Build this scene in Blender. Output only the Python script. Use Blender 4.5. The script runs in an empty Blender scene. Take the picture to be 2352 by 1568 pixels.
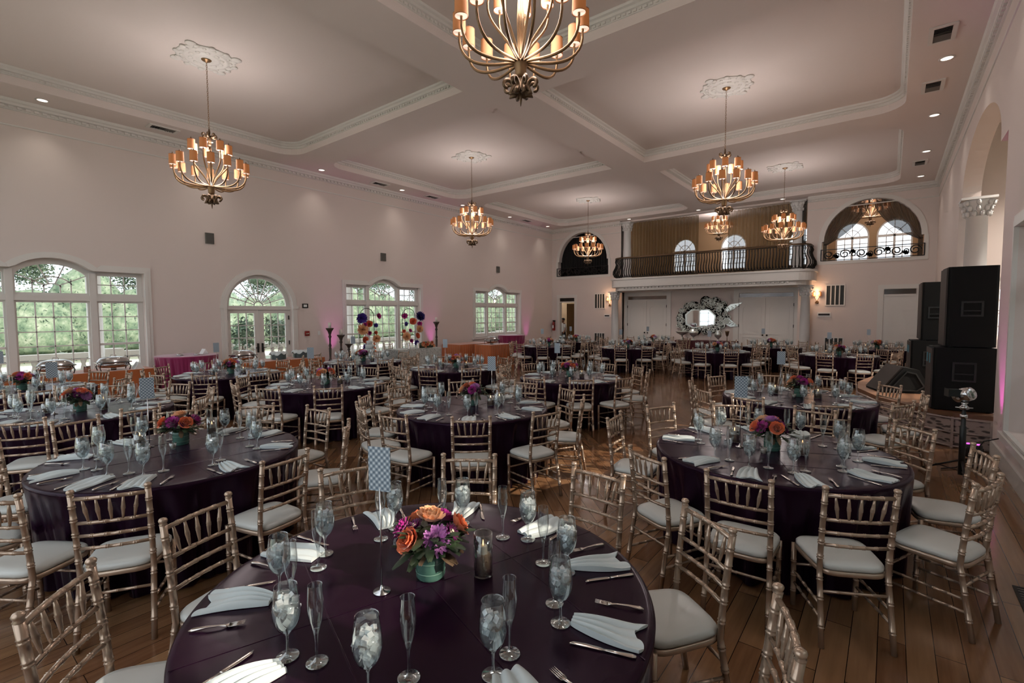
import bpy, math, random
from mathutils import Vector, Matrix
from mathutils.geometry import tessellate_polygon
R = math.radians
PI = math.pi
rnd = random.Random(7)
sc = bpy.context.scene
COL = sc.collection
# ------------------------------------------------------------------ camera, sky, sun, exposure
def cam_axes(yaw, pitch, roll):
    y, p, r = R(yaw), R(pitch), R(roll)
    fw = Vector((-math.sin(y)*math.cos(p), math.cos(y)*math.cos(p), -math.sin(p)))
    rt = Vector((math.cos(y), math.sin(y), 0))
    up = rt.cross(fw)
    return rt*math.cos(r)+up*math.sin(r), -rt*math.sin(r)+up*math.cos(r), fw
cd = bpy.data.cameras.new('camera')
cam = bpy.data.objects.new('camera', cd); COL.objects.link(cam); sc.camera = cam
rt, up, fw = cam_axes(37.945, 3.2845, -0.2298)
m = Matrix((rt, up, -fw)).transposed().to_4x4(); m.translation = Vector((0, 0, 1.94))
cam.matrix_world = m
cd.sensor_width = 36; cd.lens = 1114.45/2352*36; cd.clip_start = .05; cd.clip_end = 300
sc.view_settings.view_transform = 'Standard'; sc.view_settings.look = 'None'
sc.view_settings.exposure = 0.4; sc.view_settings.gamma = 1.0; sc.view_settings.use_curve_mapping = False
SKY = 1.5
w = bpy.data.worlds.new('sky'); sc.world = w; w.use_nodes = True
bg = w.node_tree.nodes['Background']; bg.inputs[0].default_value = (.86, .93, 1, 1); bg.inputs[1].default_value = SKY
sd = bpy.data.lights.new('sun', 'SUN'); sun = bpy.data.objects.new('sun', sd); COL.objects.link(sun)
sd.energy = 5.0; sd.angle = R(.6); sd.color = (1, .86, .72)
SUNV = Vector((-math.cos(R(30.6))*.977, -math.cos(R(30.6))*.215, -math.sin(R(30.6))))
sun.rotation_euler = SUNV.to_track_quat('-Z', 'Y').to_euler(); sun.location = (12, -8, 9)
CHAND_W, CAN_W = 95.0, 4.0
CHAND_C = (1, .92, .89)
sc.cycles.max_bounces = 5; sc.cycles.diffuse_bounces = 3; sc.cycles.glossy_bounces = 3
sc.cycles.use_adaptive_sampling = True; sc.cycles.adaptive_threshold = .08; sc.cycles.adaptive_min_samples = 10
sc.cycles.transmission_bounces = 3; sc.cycles.transparent_max_bounces = 12
sc.cycles.caustics_reflective = False; sc.cycles.caustics_refractive = False
sc.cycles.sample_clamp_indirect = 3.0
# ------------------------------------------------------------------ helpers
def lin(h):
    h = h.lstrip('#'); o = []
    for i in (0, 2, 4):
        c = int(h[i:i+2], 16)/255; o.append(c/12.92 if c <= .04045 else ((c+.055)/1.055)**2.4)
    return (*o, 1)
def mat(name, col, rough=.5, metal=0., spec=.5, **k):
    m = bpy.data.materials.new(name); m.use_nodes = True
    nt = m.node_tree; b = nt.nodes['Principled BSDF']
    c = lin(col) if isinstance(col, str) else (*col, 1)
    b.inputs['Base Color'].default_value = c; b.inputs['Roughness'].default_value = rough
    b.inputs['Metallic'].default_value = metal; b.inputs['Specular IOR Level'].default_value = spec
    for kk, v in k.items():
        if kk == 'sheen': b.inputs['Sheen Weight'].default_value = v
        if kk == 'coat': b.inputs['Coat Weight'].default_value = v; b.inputs['Coat Roughness'].default_value = .08
        if kk == 'emit': b.inputs['Emission Color'].default_value = lin(v[0]); b.inputs['Emission Strength'].default_value = v[1]
        if kk == 'noise':   # (scale, amount): colour mottling
            tc = nt.nodes.new('ShaderNodeTexCoord'); n = nt.nodes.new('ShaderNodeTexNoise'); n.inputs['Scale'].default_value = v[0]
            n.inputs['Detail'].default_value = 4
            mx = nt.nodes.new('ShaderNodeMix'); mx.data_type = 'RGBA'; mx.blend_type = 'MULTIPLY'; mx.inputs[0].default_value = 1
            cr = nt.nodes.new('ShaderNodeMapRange'); cr.inputs[3].default_value = 1-v[1]; cr.inputs[4].default_value = 1+v[1]*.6
            nt.links.new(tc.outputs['Object'], n.inputs['Vector']); nt.links.new(n.outputs[0], cr.inputs[0])
            mx.inputs[6].default_value = c; nt.links.new(cr.outputs[0], mx.inputs[7]); nt.links.new(mx.outputs[2], b.inputs['Base Color'])
        if kk == 'bump':   # (scale, strength)
            tc = nt.nodes.new('ShaderNodeTexCoord'); n = nt.nodes.new('ShaderNodeTexNoise'); n.inputs['Scale'].default_value = v[0]
            bp = nt.nodes.new('ShaderNodeBump'); bp.inputs['Strength'].default_value = v[1]; bp.inputs['Distance'].default_value = .01
            nt.links.new(tc.outputs['Object'], n.inputs['Vector']); nt.links.new(n.outputs[0], bp.inputs['Height']); nt.links.new(bp.outputs[0], b.inputs['Normal'])
    return m
def glassmat(name, tint=(.93, .96, .96), edge=.55, base=.05, rough=.03, body=None):
    m = bpy.data.materials.new(name); m.use_nodes = True; nt = m.node_tree; nt.nodes.clear()
    out = nt.nodes.new('ShaderNodeOutputMaterial'); tr = nt.nodes.new('ShaderNodeBsdfTransparent'); tr.inputs[0].default_value = (*tint, 1)
    gl = nt.nodes.new('ShaderNodeBsdfGlossy'); gl.inputs['Roughness'].default_value = rough; gl.inputs[0].default_value = (.95, 1, 1, 1)
    lw = nt.nodes.new('ShaderNodeLayerWeight'); lw.inputs[0].default_value = .35
    mr = nt.nodes.new('ShaderNodeMapRange'); mr.inputs[3].default_value = base; mr.inputs[4].default_value = edge
    mx = nt.nodes.new('ShaderNodeMixShader'); nt.links.new(lw.outputs['Facing'], mr.inputs[0]); nt.links.new(mr.outputs[0], mx.inputs[0])
    nt.links.new(tr.outputs[0], mx.inputs[1]); nt.links.new(gl.outputs[0], mx.inputs[2]); src = mx.outputs[0]
    if body:
        df = nt.nodes.new('ShaderNodeBsdfPrincipled'); df.inputs['Base Color'].default_value = (*body[0], 1); df.inputs['Roughness'].default_value = .25
        m2 = nt.nodes.new('ShaderNodeMixShader'); m2.inputs[0].default_value = body[1]
        nt.links.new(src, m2.inputs[1]); nt.links.new(df.outputs[0], m2.inputs[2]); src = m2.outputs[0]
    nt.links.new(src, out.inputs[0]); return m
class MB:
    def __init__(s): s.v = []; s.f = []; s.m = []; s.s = []
    def add(s, vs, fs, mi=0, sm=False):
        o = len(s.v); s.v.extend(tuple(p) for p in vs)
        for f in fs: s.f.append(tuple(i+o for i in f)); s.m.append(mi); s.s.append(sm)
        return s
    def box(s, x0, x1, y0, y1, z0, z1, mi=0):
        vs = [(x, y, z) for z in (z0, z1) for y in (y0, y1) for x in (x0, x1)]
        return s.add(vs, [(0, 2, 3, 1), (4, 5, 7, 6), (0, 1, 5, 4), (2, 6, 7, 3), (0, 4, 6, 2), (1, 3, 7, 5)], mi)
    def obox(s, c, sx, sy, sz, mat3=None, mi=0):     # box centred at c, optional rotation
        vs = [Vector((x, y, z)) for z in (-sz/2, sz/2) for y in (-sy/2, sy/2) for x in (-sx/2, sx/2)]
        if mat3: vs = [mat3 @ p for p in vs]
        vs = [p+Vector(c) for p in vs]
        return s.add(vs, [(0, 2, 3, 1), (4, 5, 7, 6), (0, 1, 5, 4), (2, 6, 7, 3), (0, 4, 6, 2), (1, 3, 7, 5)], mi)
    def lathe(s, prof, n=16, o=(0, 0, 0), mi=0, sm=True, cap=True, sx=1, sy=1):
        vs = []; fs = []
        for r, z in prof:
            for k in range(n):
                a = 2*PI*k/n; vs.append((o[0]+r*math.cos(a)*sx, o[1]+r*math.sin(a)*sy, o[2]+z))
        for i in range(len(prof)-1):
            for k in range(n):
                k2 = (k+1) % n; fs.append((i*n+k, i*n+k2, (i+1)*n+k2, (i+1)*n+k))
        if cap:
            fs.append(tuple(range(n-1, -1, -1))); fs.append(tuple((len(prof)-1)*n+k for k in range(n)))
        return s.add(vs, fs, mi, sm)
    def tube(s, pts, rad, n=8, mi=0, sm=True, cap=True, flat=1.0):
        pts = [Vector(p) for p in pts]; N = len(pts)
        if not hasattr(rad, '__len__'): rad = [rad]*N
        ts = [(pts[min(i+1, N-1)]-pts[max(i-1, 0)]).normalized() for i in range(N)]
        a = Vector((0, 0, 1)) if abs(ts[0].z) < .9 else Vector((1, 0, 0))
        u = ts[0].cross(a).normalized(); vs = []
        for i in range(N):
            u = (u-ts[i]*u.dot(ts[i])).normalized(); v = ts[i].cross(u)
            for k in range(n):
                q = 2*PI*k/n; vs.append(pts[i]+(u*math.cos(q)+v*math.sin(q)*flat)*rad[i])
        fs = []
        for i in range(N-1):
            for k in range(n):
                k2 = (k+1) % n; fs.append((i*n+k, i*n+k2, (i+1)*n+k2, (i+1)*n+k))
        if cap: fs.append(tuple(range(n-1, -1, -1))); fs.append(tuple((N-1)*n+k for k in range(n)))
        return s.add(vs, fs, mi, sm)
    def prism(s, poly, holes, fn, d0, d1, mi=0):
        """2D polygon with holes, fn(u,v,d)->xyz, between depth d0 and d1"""
        loops = [poly]+list(holes); flat = [p for l in loops for p in l]
        tri = tessellate_polygon([[Vector((p[0], p[1], 0)) for p in l] for l in loops])
        n = len(flat); vs = [fn(p[0], p[1], d0) for p in flat]+[fn(p[0], p[1], d1) for p in flat]
        fs = [tuple(t) for t in tri]+[tuple(i+n for i in reversed(t)) for t in tri]
        o = 0
        for l in loops:
            k = len(l)
            for i in range(k):
                j = (i+1) % k; fs.append((o+i, o+j, o+j+n, o+i+n))
            o += k
        return s.add(vs, fs, mi)
    def hfield(s, nx, ny, fn, z0, mi=0, sm=True):
        """closed sheet: fn(u,v)->(x,y,z) on top, flat bottom at z0"""
        vs = [fn(i/nx, j/ny) for j in range(ny+1) for i in range(nx+1)]; W = nx+1
        fs = [(j*W+i, j*W+i+1, (j+1)*W+i+1, (j+1)*W+i) for j in range(ny) for i in range(nx)]
        s.add(vs, fs, mi, sm)
        b = [(j*W) for j in range(ny+1)]; rim = [i for i in range(W)]+[j*W+nx for j in range(1, ny+1)]+[ny*W+i for i in range(nx-1, -1, -1)]+[j*W for j in range(ny-1, 0, -1)]
        lo = [(vs[i][0], vs[i][1], z0) for i in rim]; hi = [vs[i] for i in rim]; n = len(rim)
        s.add(hi+lo, [(i, i+n, (i+1) % n+n, (i+1) % n) for i in range(n)]+[tuple(range(n, 2*n))], mi, False)
        return s
    def mesh(s, name, mats):
        me = bpy.data.meshes.new(name); me.from_pydata(s.v, [], s.f)
        for m_ in (mats if isinstance(mats, (list, tuple)) else [mats]): me.materials.append(m_)
        me.polygons.foreach_set('material_index', s.m); me.polygons.foreach_set('use_smooth', s.s); me.update()
        return me
    def build(s, name, mats, parent=None, loc=(0, 0, 0), rz=0):
        return put(name, s.mesh(name, mats), parent, loc, rz)
def put(name, me, parent=None, loc=(0, 0, 0), rz=0):
    o = bpy.data.objects.new(name, me); COL.objects.link(o); o.location = loc; o.rotation_euler = (0, 0, rz)
    if parent: o.parent = parent
    return o
def tag(o, label=None, cat=None, group=None, kind=None):
    if label: o['label'] = label
    if cat: o['category'] = cat
    if group: o['group'] = group
    if kind: o['kind'] = kind
    return o
def thing(name, label, cat, loc=(0, 0, 0), rz=0, group=None):
    return tag(put(name, None, None, loc, rz), label, cat, group)
def struct(name, mb, mats, parent=None):
    o = mb.build(name, mats, parent)
    if not parent: o['kind'] = 'structure'
    return o
def copy_tree(o, loc, rz, label=None):
    c = o.copy(); COL.objects.link(c); c.location = loc; c.rotation_euler = (0, 0, rz)
    if label: c['label'] = label
    for ch in list(o.children):
        d = ch.copy(); COL.objects.link(d); d.parent = c
        for g in list(ch.children):
            e = g.copy(); COL.objects.link(e); e.parent = d
    return c
def arcpts(cx, cz, rx, rz_, a0, a1, n):
    return [(cx+rx*math.cos(R(a0+(a1-a0)*i/n)), cz+rz_*math.sin(R(a0+(a1-a0)*i/n))) for i in range(n+1)]
def blob(mb, c, r, sz=1, n=10, mi=0):
    prof = [(max(1e-4, r*math.sin(PI*i/8)), -r*sz*math.cos(PI*i/8)) for i in range(9)]
    mb.lathe(prof, n, c, mi, cap=False); return mb
# ------------------------------------------------------------------ materials
M = {}
M['wall'] = mat('wall_paint', '#dccfc8', .7)
M['ceil'] = mat('ceiling_paint', '#e2d6d0', .8)
M['trim'] = mat('white_trim', '#dcd8d2', .45)
M['col'] = mat('column_white', '#d3d2d0', .5)
M['tan'] = mat('tan_wall', '#a98a68', .8)
M['gold'] = mat('champagne_gold', '#bba490', .27, .6)
M['bronze'] = mat('antique_bronze', '#8d7052', .42, .8)
M['dkbronze'] = mat('dark_bronze', '#6b5540', .38, .7)
M['cush'] = mat('ivory_vinyl', '#cfd1cc', .34)
M['black'] = mat('black_iron', '#15130f', .45, .3)
M['spk'] = mat('black_cabinet', '#060808', .7, 0, .25, noise=(90, .3))
M['spkedge'] = mat('black_plastic', '#1c2020', .4)
M['grille'] = mat('speaker_grille', '#2d2622', .6)
M['grey'] = mat('grey_metal', '#6f6b66', .5)
M['silver'] = mat('polished_steel', '#c8c8c8', .18, 1)
M['cut'] = mat('silver_cutlery', '#d6cec6', .2, 1)
M['napkin'] = mat('ivory_linen', '#cdd6d6', .8)
M['orange'] = mat('orange_satin', '#b8622a', .5, sheen=.4)
M['magenta'] = mat('magenta_satin', '#8d1450', .45, sheen=.5)
M['dkred'] = mat('dark_red_cloth', '#4a0f18', .6)
M['white'] = mat('white_paper', '#e6e6e4', .6)
M['candle'] = mat('candle_wax', '#e6e0d4', .5)
M['flame'] = mat('flame', '#ffd9a0', .5, emit=('#ffcc88', 5))
M['beans'] = mat('coffee_beans', '#cfae90', .5, noise=(160, .6))
M['ink'] = mat('dark_ink', '#1a1a1e', .6)
M['redp'] = mat('red_plastic', '#8e1a14', .4)
M['silverorn'] = mat('mirror_ornament', '#d6dcd6', .3, .8)
M['mirror'] = mat('mirror_glass', '#dfe3e0', .03, 1)
M['glass'] = glassmat('clear_glass', (.95, .97, .97), .95, .07, .04)
M['pane'] = glassmat('window_glass', (.97, .98, .98), .25, .02, .02)
M['water'] = glassmat('iced_water', (.88, .92, .93), .5, .08, .08, ((.72, .78, .80), .16))
M['ice'] = glassmat('ice_cube', (.9, .95, .96), .6, .15, .06, ((.92, .96, .97), .5))
def satin():
    m = mat('aubergine_satin', '#1b0a19', .25, 0, .16, sheen=.0)
    nt = m.node_tree; b = nt.nodes['Principled BSDF']; b.inputs['Specular Tint'].default_value = (1, .62, .95, 1)
    b.inputs['Sheen Weight'].default_value = .07; b.inputs['Sheen Roughness'].default_value = .35; b.inputs['Sheen Tint'].default_value = (.42, .16, .46, 1); b.inputs['Anisotropic'].default_value = .4
    tc = nt.nodes.new('ShaderNodeTexCoord'); n = nt.nodes.new('ShaderNodeTexNoise'); n.inputs['Scale'].default_value = 3
    wv = nt.nodes.new('ShaderNodeTexWave'); wv.inputs['Scale'].default_value = 1.1; wv.inputs['Distortion'].default_value = 6
    ad = nt.nodes.new('ShaderNodeMath'); ad.operation = 'ADD'; bp = nt.nodes.new('ShaderNodeBump'); bp.inputs['Strength'].default_value = .35; bp.inputs['Distance'].default_value = .02
    nt.links.new(tc.outputs['Object'], n.inputs['Vector']); nt.links.new(tc.outputs['Object'], wv.inputs['Vector'])
    nt.links.new(n.outputs[0], ad.inputs[0]); nt.links.new(wv.outputs[1], ad.inputs[1]); ad.inputs[1].default_value = 0
    nt.links.new(n.outputs[0], bp.inputs['Height']); nt.links.new(bp.outputs[0], b.inputs['Normal'])
    return m
M['satin'] = satin()
def lace():
    m = mat('white_lace', '#b9bcb8', .8); nt = m.node_tree; b = nt.nodes['Principled BSDF']
    v = nt.nodes.new('ShaderNodeTexVoronoi'); v.inputs['Scale'].default_value = 30; tc = nt.nodes.new('ShaderNodeTexCoord')
    cr = nt.nodes.new('ShaderNodeValToRGB'); cr.color_ramp.elements[0].color = lin('#d9dbd6'); cr.color_ramp.elements[1].color = lin('#7d837f')
    nt.links.new(tc.outputs['Object'], v.inputs['Vector']); nt.links.new(v.outputs[0], cr.inputs[0]); nt.links.new(cr.outputs[0], b.inputs['Base Color']); return m
M['lace'] = lace()
def plaid():
    m = mat('grey_lattice_card', '#9fb0bb', .6); nt = m.node_tree; b = nt.nodes['Principled BSDF']; tc = nt.nodes.new('ShaderNodeTexCoord')
    sp = nt.nodes.new('ShaderNodeSeparateXYZ'); nt.links.new(tc.outputs['Object'], sp.inputs[0]); outs = []
    for sgn in (1, -1):
        a = nt.nodes.new('ShaderNodeMath'); a.operation = 'MULTIPLY'; a.inputs[1].default_value = sgn; nt.links.new(sp.outputs[0], a.inputs[0])
        s_ = nt.nodes.new('ShaderNodeMath'); s_.operation = 'ADD'; nt.links.new(a.outputs[0], s_.inputs[0]); nt.links.new(sp.outputs[2], s_.inputs[1])
        k = nt.nodes.new('ShaderNodeMath'); k.operation = 'MULTIPLY'; k.inputs[1].default_value = 2*PI/.026; nt.links.new(s_.outputs[0], k.inputs[0])
        c = nt.nodes.new('ShaderNodeMath'); c.operation = 'COSINE'; nt.links.new(k.outputs[0], c.inputs[0]); outs.append(c)
    mx = nt.nodes.new('ShaderNodeMath'); mx.operation = 'ADD'; nt.links.new(outs[0].outputs[0], mx.inputs[0]); nt.links.new(outs[1].outputs[0], mx.inputs[1])
    mr = nt.nodes.new('ShaderNodeMapRange'); mr.inputs[1].default_value = -2; mr.inputs[2].default_value = 2; nt.links.new(mx.outputs[0], mr.inputs[0])
    cr = nt.nodes.new('ShaderNodeValToRGB'); e = cr.color_ramp.elements; e[0].color = lin('#5a6a7a'); e[1].color = lin('#dfe6ea'); cr.color_ramp.elements.new(.5).color = lin('#93a3b0')
    nt.links.new(mr.outputs[0], cr.inputs[0]); nt.links.new(cr.outputs[0], b.inputs['Base Color']); return m
M['plaid'] = plaid()
def wood():
    m = mat('oak_floor', '#6a4a32', .17, coat=.25); nt = m.node_tree; b = nt.nodes['Principled BSDF']; tc = nt.nodes.new('ShaderNodeTexCoord')
    def planks(rot, sw, sl):
        mp = nt.nodes.new('ShaderNodeMapping'); mp.inputs['Rotation'].default_value = (0, 0, rot); nt.links.new(tc.outputs['Object'], mp.inputs[0])
        br = nt.nodes.new('ShaderNodeTexBrick'); br.offset = .37; br.inputs['Scale'].default_value = 1; br.inputs['Brick Width'].default_value = sl; br.inputs['Row Height'].default_value = sw
        br.inputs['Mortar Size'].default_value = .0022; br.inputs['Color1'].default_value = (.3, .3, .3, 1); br.inputs['Color2'].default_value = (.75, .75, .75, 1); br.inputs['Mortar'].default_value = (0, 0, 0, 1)
        nt.links.new(mp.outputs[0], br.inputs['Vector'])
        m2 = nt.nodes.new('ShaderNodeMapping'); m2.inputs['Scale'].default_value = (2.2, 30, 1); nt.links.new(mp.outputs[0], m2.inputs[0])
        n = nt.nodes.new('ShaderNodeTexNoise'); n.inputs['Scale'].default_value = 1; n.inputs['Detail'].default_value = 5; nt.links.new(m2.outputs[0], n.inputs['Vector'])
        return br, n
    a, an = planks(R(90), .13, 1.5); c, cn = planks(R(45), .12, .72)
    sp = nt.nodes.new('ShaderNodeSeparateXYZ'); nt.links.new(tc.outputs['Object'], sp.inputs[0])
    def cmp(sock, op, val):
        k = nt.nodes.new('ShaderNodeMath'); k.operation = op; k.inputs[1].default_value = val; nt.links.new(sock, k.inputs[0]); return k
    x1 = cmp(sp.outputs[0], 'LESS_THAN', -2.1); y1 = cmp(sp.outputs[1], 'GREATER_THAN', 2.6)
    mk = nt.nodes.new('ShaderNodeMath'); mk.operation = 'MULTIPLY'; nt.links.new(x1.outputs[0], mk.inputs[0]); nt.links.new(y1.outputs[0], mk.inputs[1])
    def mixc(f, p, q):
        x = nt.nodes.new('ShaderNodeMix'); x.data_type = 'RGBA'; nt.links.new(f, x.inputs[0]); nt.links.new(p, x.inputs[6]); nt.links.new(q, x.inputs[7]); return x
    bc = mixc(mk.outputs[0], a.outputs[0], c.outputs[0]); nn = mixc(mk.outputs[0], an.outputs[0], cn.outputs[0])
    cr = nt.nodes.new('ShaderNodeValToRGB'); e = cr.color_ramp.elements; e[0].color = lin('#27180e'); e[1].color = lin('#a07a58')
    e2 = cr.color_ramp.elements.new(.2); e2.color = lin('#694630')
    mm = nt.nodes.new('ShaderNodeMix'); mm.data_type = 'RGBA'; mm.blend_type = 'OVERLAY'; mm.inputs[0].default_value = .75
    nt.links.new(bc.outputs[2], mm.inputs[6]); nt.links.new(nn.outputs[2], mm.inputs[7]); nt.links.new(mm.outputs[2], cr.inputs[0])
    nt.links.new(cr.outputs[0], b.inputs['Base Color'])
    mr = nt.nodes.new('ShaderNodeMapRange'); mr.inputs[3].default_value = .08; mr.inputs[4].default_value = .22
    nt.links.new(nn.outputs[2], mr.inputs[0]); nt.links.new(mr.outputs[0], b.inputs['Roughness'])
    bp = nt.nodes.new('ShaderNodeBump'); bp.inputs['Strength'].default_value = .25; bp.inputs['Distance'].default_value = .004
    nt.links.new(bc.outputs[2], bp.inputs['Height']); nt.links.new(bp.outputs[0], b.inputs['Normal']); return m
M['floor'] = wood()
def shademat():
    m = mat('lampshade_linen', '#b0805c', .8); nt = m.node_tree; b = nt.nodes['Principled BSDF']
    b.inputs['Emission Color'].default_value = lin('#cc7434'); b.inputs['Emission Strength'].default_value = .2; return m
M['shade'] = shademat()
M['diff'] = mat('lamp_diffuser', '#f0dccb', .6, emit=('#ffdcc4', .5))
M['bulb'] = mat('can_lens', '#fff6ee', .5, emit=('#ffeee0', 1.6))
def sheer(name, col, alpha):
    m = mat(name, col, .8, sheen=.4); b = m.node_tree.nodes['Principled BSDF']; b.inputs['Alpha'].default_value = alpha; return m
M['curtain'] = sheer('gold_sheer', '#7b6038', .72); M['dkcurtain'] = sheer('dark_sheer', '#2c241a', .86)
M['leaf'] = mat('green_leaf', '#30402a', .5); M['goldleaf'] = mat('bronze_leaf', '#8d745c', .35, .5)
M['rose'] = mat('orange_rose', '#e8794a', .55, sheen=.3); M['peach'] = mat('peach_rose', '#eeb487', .55, sheen=.3)
M['dahlia'] = mat('magenta_dahlia', '#b0208c', .5, sheen=.3); M['lilac'] = mat('lilac_dahlia', '#c07bc0', .5, sheen=.3)
M['plum'] = mat('plum_aster', '#5c0f4c', .5); M['stone'] = mat('terrace_stone', '#c9c3b8', .8)
M['cream'] = mat('pollen_cream', '#dcd6b8', .6); M['stampl'] = mat('brass_knob', '#2a2018', .3, .9)
def vasem():
    m = glassmat('green_vase', (.45, .68, .58), .6, .08, .05, ((.13, .30, .24), .62)); return m
M['vase'] = vasem()
# ------------------------------------------------------------------ room dimensions
XL, XR, YB, YN = -14.17, 1.15, 21.64, -1.35
H1, H2, ZF = 6.29, 6.6, 5.79
PL, PR, PN, PB = -13.2, .11, -.3, 21.0
BX0, BX1 = -6.76, -5.77
C1N, C1F, C2N, C2F = 7.13, 8.1, 13.65, 14.77
fx = lambda x0: (lambda u, v, d: (x0-d, u, v))       # wall normal to x, grows to -x
fxr = lambda x0: (lambda u, v, d: (x0+d, u, v))
fy = lambda y0: (lambda u, v, d: (u, y0+d, v))
fz = lambda z0: (lambda u, v, d: (u, v, z0+d))
# floor and ceiling
b = MB(); b.box(XL, XR+3.9, YN, YB+6, -.12, 0); struct('floor', b, M['floor'])
b = MB()
coffers = []
for cx0, cx1, sx in ((PL, BX0, -1), (BX1, PR, 1)):
    for cy0, cy1, last in ((PN, C1N, 0), (C1F, C2N, 1), (C2F, PB, 2)):
        r = .55; p = []
        # outer corners next to the perimeter are rounded, inner crossings are square
        for (x, y, ix, iy) in ((cx0, cy0, 1, 1), (cx1, cy0, -1, 1), (cx1, cy1, -1, -1), (cx0, cy1, 1, -1)):
            outer = (x in (PL, PR)) or (last == 2 and y == PB)
            if outer:
                a0 = {(1, 1): 180, (-1, 1): 270, (-1, -1): 0, (1, -1): 90}[(ix, iy)]
                p += arcpts(x+ix*r, y+iy*r, r, r, a0, a0+90, 6)
            else: p.append((x, y))
        coffers.append(p)
b.prism([(XL-.2, YN-.2), (XR+.2, YN-.2), (XR+.2, YB+.0), (XL-.2, YB+.0)], coffers, fz(0), H1, H2+.02)
b.box(XL-.2, XR+.2, YN-.2, YB+.1, H2, H2+.15)
struct('ceiling', b, M['ceil'])
b = MB()
def ring_sweep(b, p, prof, z0, closed=True):
    """sweep (inset, z) profile around polygon p (ccw), inset towards the inside"""
    n = len(p); nor = []
    for i in range(n):
        a = Vector(p[i-1]); c = Vector(p[i]); d = Vector(p[(i+1) % n])
        e1 = (c-a).normalized(); e2 = (d-c).normalized(); n1 = Vector((-e1.y, e1.x)); n2 = Vector((-e2.y, e2.x))
        q = (n1+n2); q = q/max(.3, q.dot(n1)) if q.length > 1e-6 else n1; nor.append(q)
    vs = []; K = len(prof)
    for i in range(n):
        for ins, z in prof: vs.append((p[i][0]+nor[i].x*ins, p[i][1]+nor[i].y*ins, z0+z))
    fs = []
    for i in range(n):
        j = (i+1) % n
        for k in range(K-1): fs.append((i*K+k, j*K+k, j*K+k+1, i*K+k+1))
    b.add(vs, fs)
def dentils(b, p0, p1, z, h, dpt, step, wd, nrm):
    p0, p1 = Vector(p0), Vector(p1); L = (p1-p0).length; t = (p1-p0)/L; n = int(L/step); nv = Vector(nrm)
    for i in range(n):
        c = p0+t*(i+.5)*step+nv*dpt/2; sx = abs(t.x)*wd+abs(nv.x)*dpt; sy = abs(t.y)*wd+abs(nv.y)*dpt
        b.box(c.x-sx/2, c.x+sx/2, c.y-sy/2, c.y+sy/2, z, z+h)
for p in coffers:
    ring_sweep(b, p, [(0, -.16), (.02, -.155), (.025, -.10), (.05, -.09), (.055, -.05), (.09, -.035), (.10, -.0)], H2)
    x0, x1 = min(q[0] for q in p), max(q[0] for q in p); y0, y1 = min(q[1] for q in p), max(q[1] for q in p)
    for q0, q1, nv in (((x0+.6, y1), (x1-.1, y1), (0, -1)), ((x0, y0+.6), (x0, y1-.6), (1, 0)), ((x1, y0+.2), (x1, y1-.2), (-1, 0))):
        dentils(b, q0, q1, H2-.145, .035, .045, .085, .045, nv)
# wall crown with dentils, and the frieze bead
room = [(XL, YN), (XR, YN), (XR, YB), (XL, YB)]
def segsweep(b, p0, p1, nrm, prof, z0):
    vs = []
    for p in (p0, p1):
        for ins, z in prof: vs.append((p[0]+nrm[0]*ins, p[1]+nrm[1]*ins, z0+z))
    K = len(prof); b.add(vs, [(k, K+k, K+k+1, k+1) for k in range(K-1)])
crown = [(0, -.2), (.03, -.19), (.035, -.13), (.08, -.11), (.085, -.07), (.12, -.05), (.14, 0)]
bead = [(0, -.02), (.018, -.015), (.022, 0), (.018, .015), (0, .02)]
for p0, p1, nv in (((XL, YN), (XL, YB), (1, 0)), ((XR, YN), (XR, YB), (-1, 0)), ((XL, YB), (-10.25, YB), (0, -1)), ((-2.6, YB), (XR, YB), (0, -1)), ((XL, YN), (XR, YN), (0, 1))):
    segsweep(b, p0, p1, nv, crown, H1)
    dentils(b, p0, p1, H1-.175, .045, .075, .125, .07, nv)
    segsweep(b, p0, p1, nv, bead, ZF)
struct('trim_1', b, M['trim'])
# ------------------------------------------------------------------ windows and walls
def win_hole(yc, sill=.52):
    return [(yc-1.6, sill), (yc+1.6, sill), (yc+1.6, 2.93)]+[(yc+.66, 2.93)]+arcpts(yc, 2.55, .78, .62, 33, 147, 12)[1:-1]+[(yc-.66, 2.93), (yc-1.6, 2.93)]
def casing(b, yc, sill, F, d):      # raised surround following the opening
    out = [(yc-1.73, sill-.08), (yc+1.73, sill-.08), (yc+1.73, 3.07), (yc+.80, 3.07)]+arcpts(yc, 2.55, .92, .74, 38, 142, 12)+[(yc-.80, 3.07), (yc-1.73, 3.07)]
    b.prism(out, [win_hole(yc, sill)], F, -d, 0)
    out2 = [(yc-1.66, sill-.03), (yc+1.66, sill-.03), (yc+1.66, 3.0), (yc+.73, 3.0)]+arcpts(yc, 2.55, .85, .68, 36, 144, 12)+[(yc-.73, 3.0), (yc-1.66, 3.0)]
    b.prism(out2, [win_hole(yc, sill)], F, -d-.015, -d)
def grid(b, F, y0, y1, z0, z1, nc, nr, d0, t=.011, dd=.025):
    for i in range(1, nc):
        y = y0+(y1-y0)*i/nc; b.prism([(y-t, z0), (y+t, z0), (y+t, z1), (y-t, z1)], [], F, d0, d0+dd)
    for j in range(1, nr):
        z = z0+(z1-z0)*j/nr; b.prism([(y0, z-t), (y1, z-t), (y1, z+t), (y0, z+t)], [], F, d0, d0+dd)
def bar(b, F, p, q, d0, t=.011, dd=.025):
    p = Vector(p); q = Vector(q); n = Vector((-(q-p).y, (q-p).x)).normalized()*t
    b.prism([tuple(p-n), tuple(q-n), tuple(q+n), tuple(p+n)], [], F, d0, d0+dd)
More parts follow.
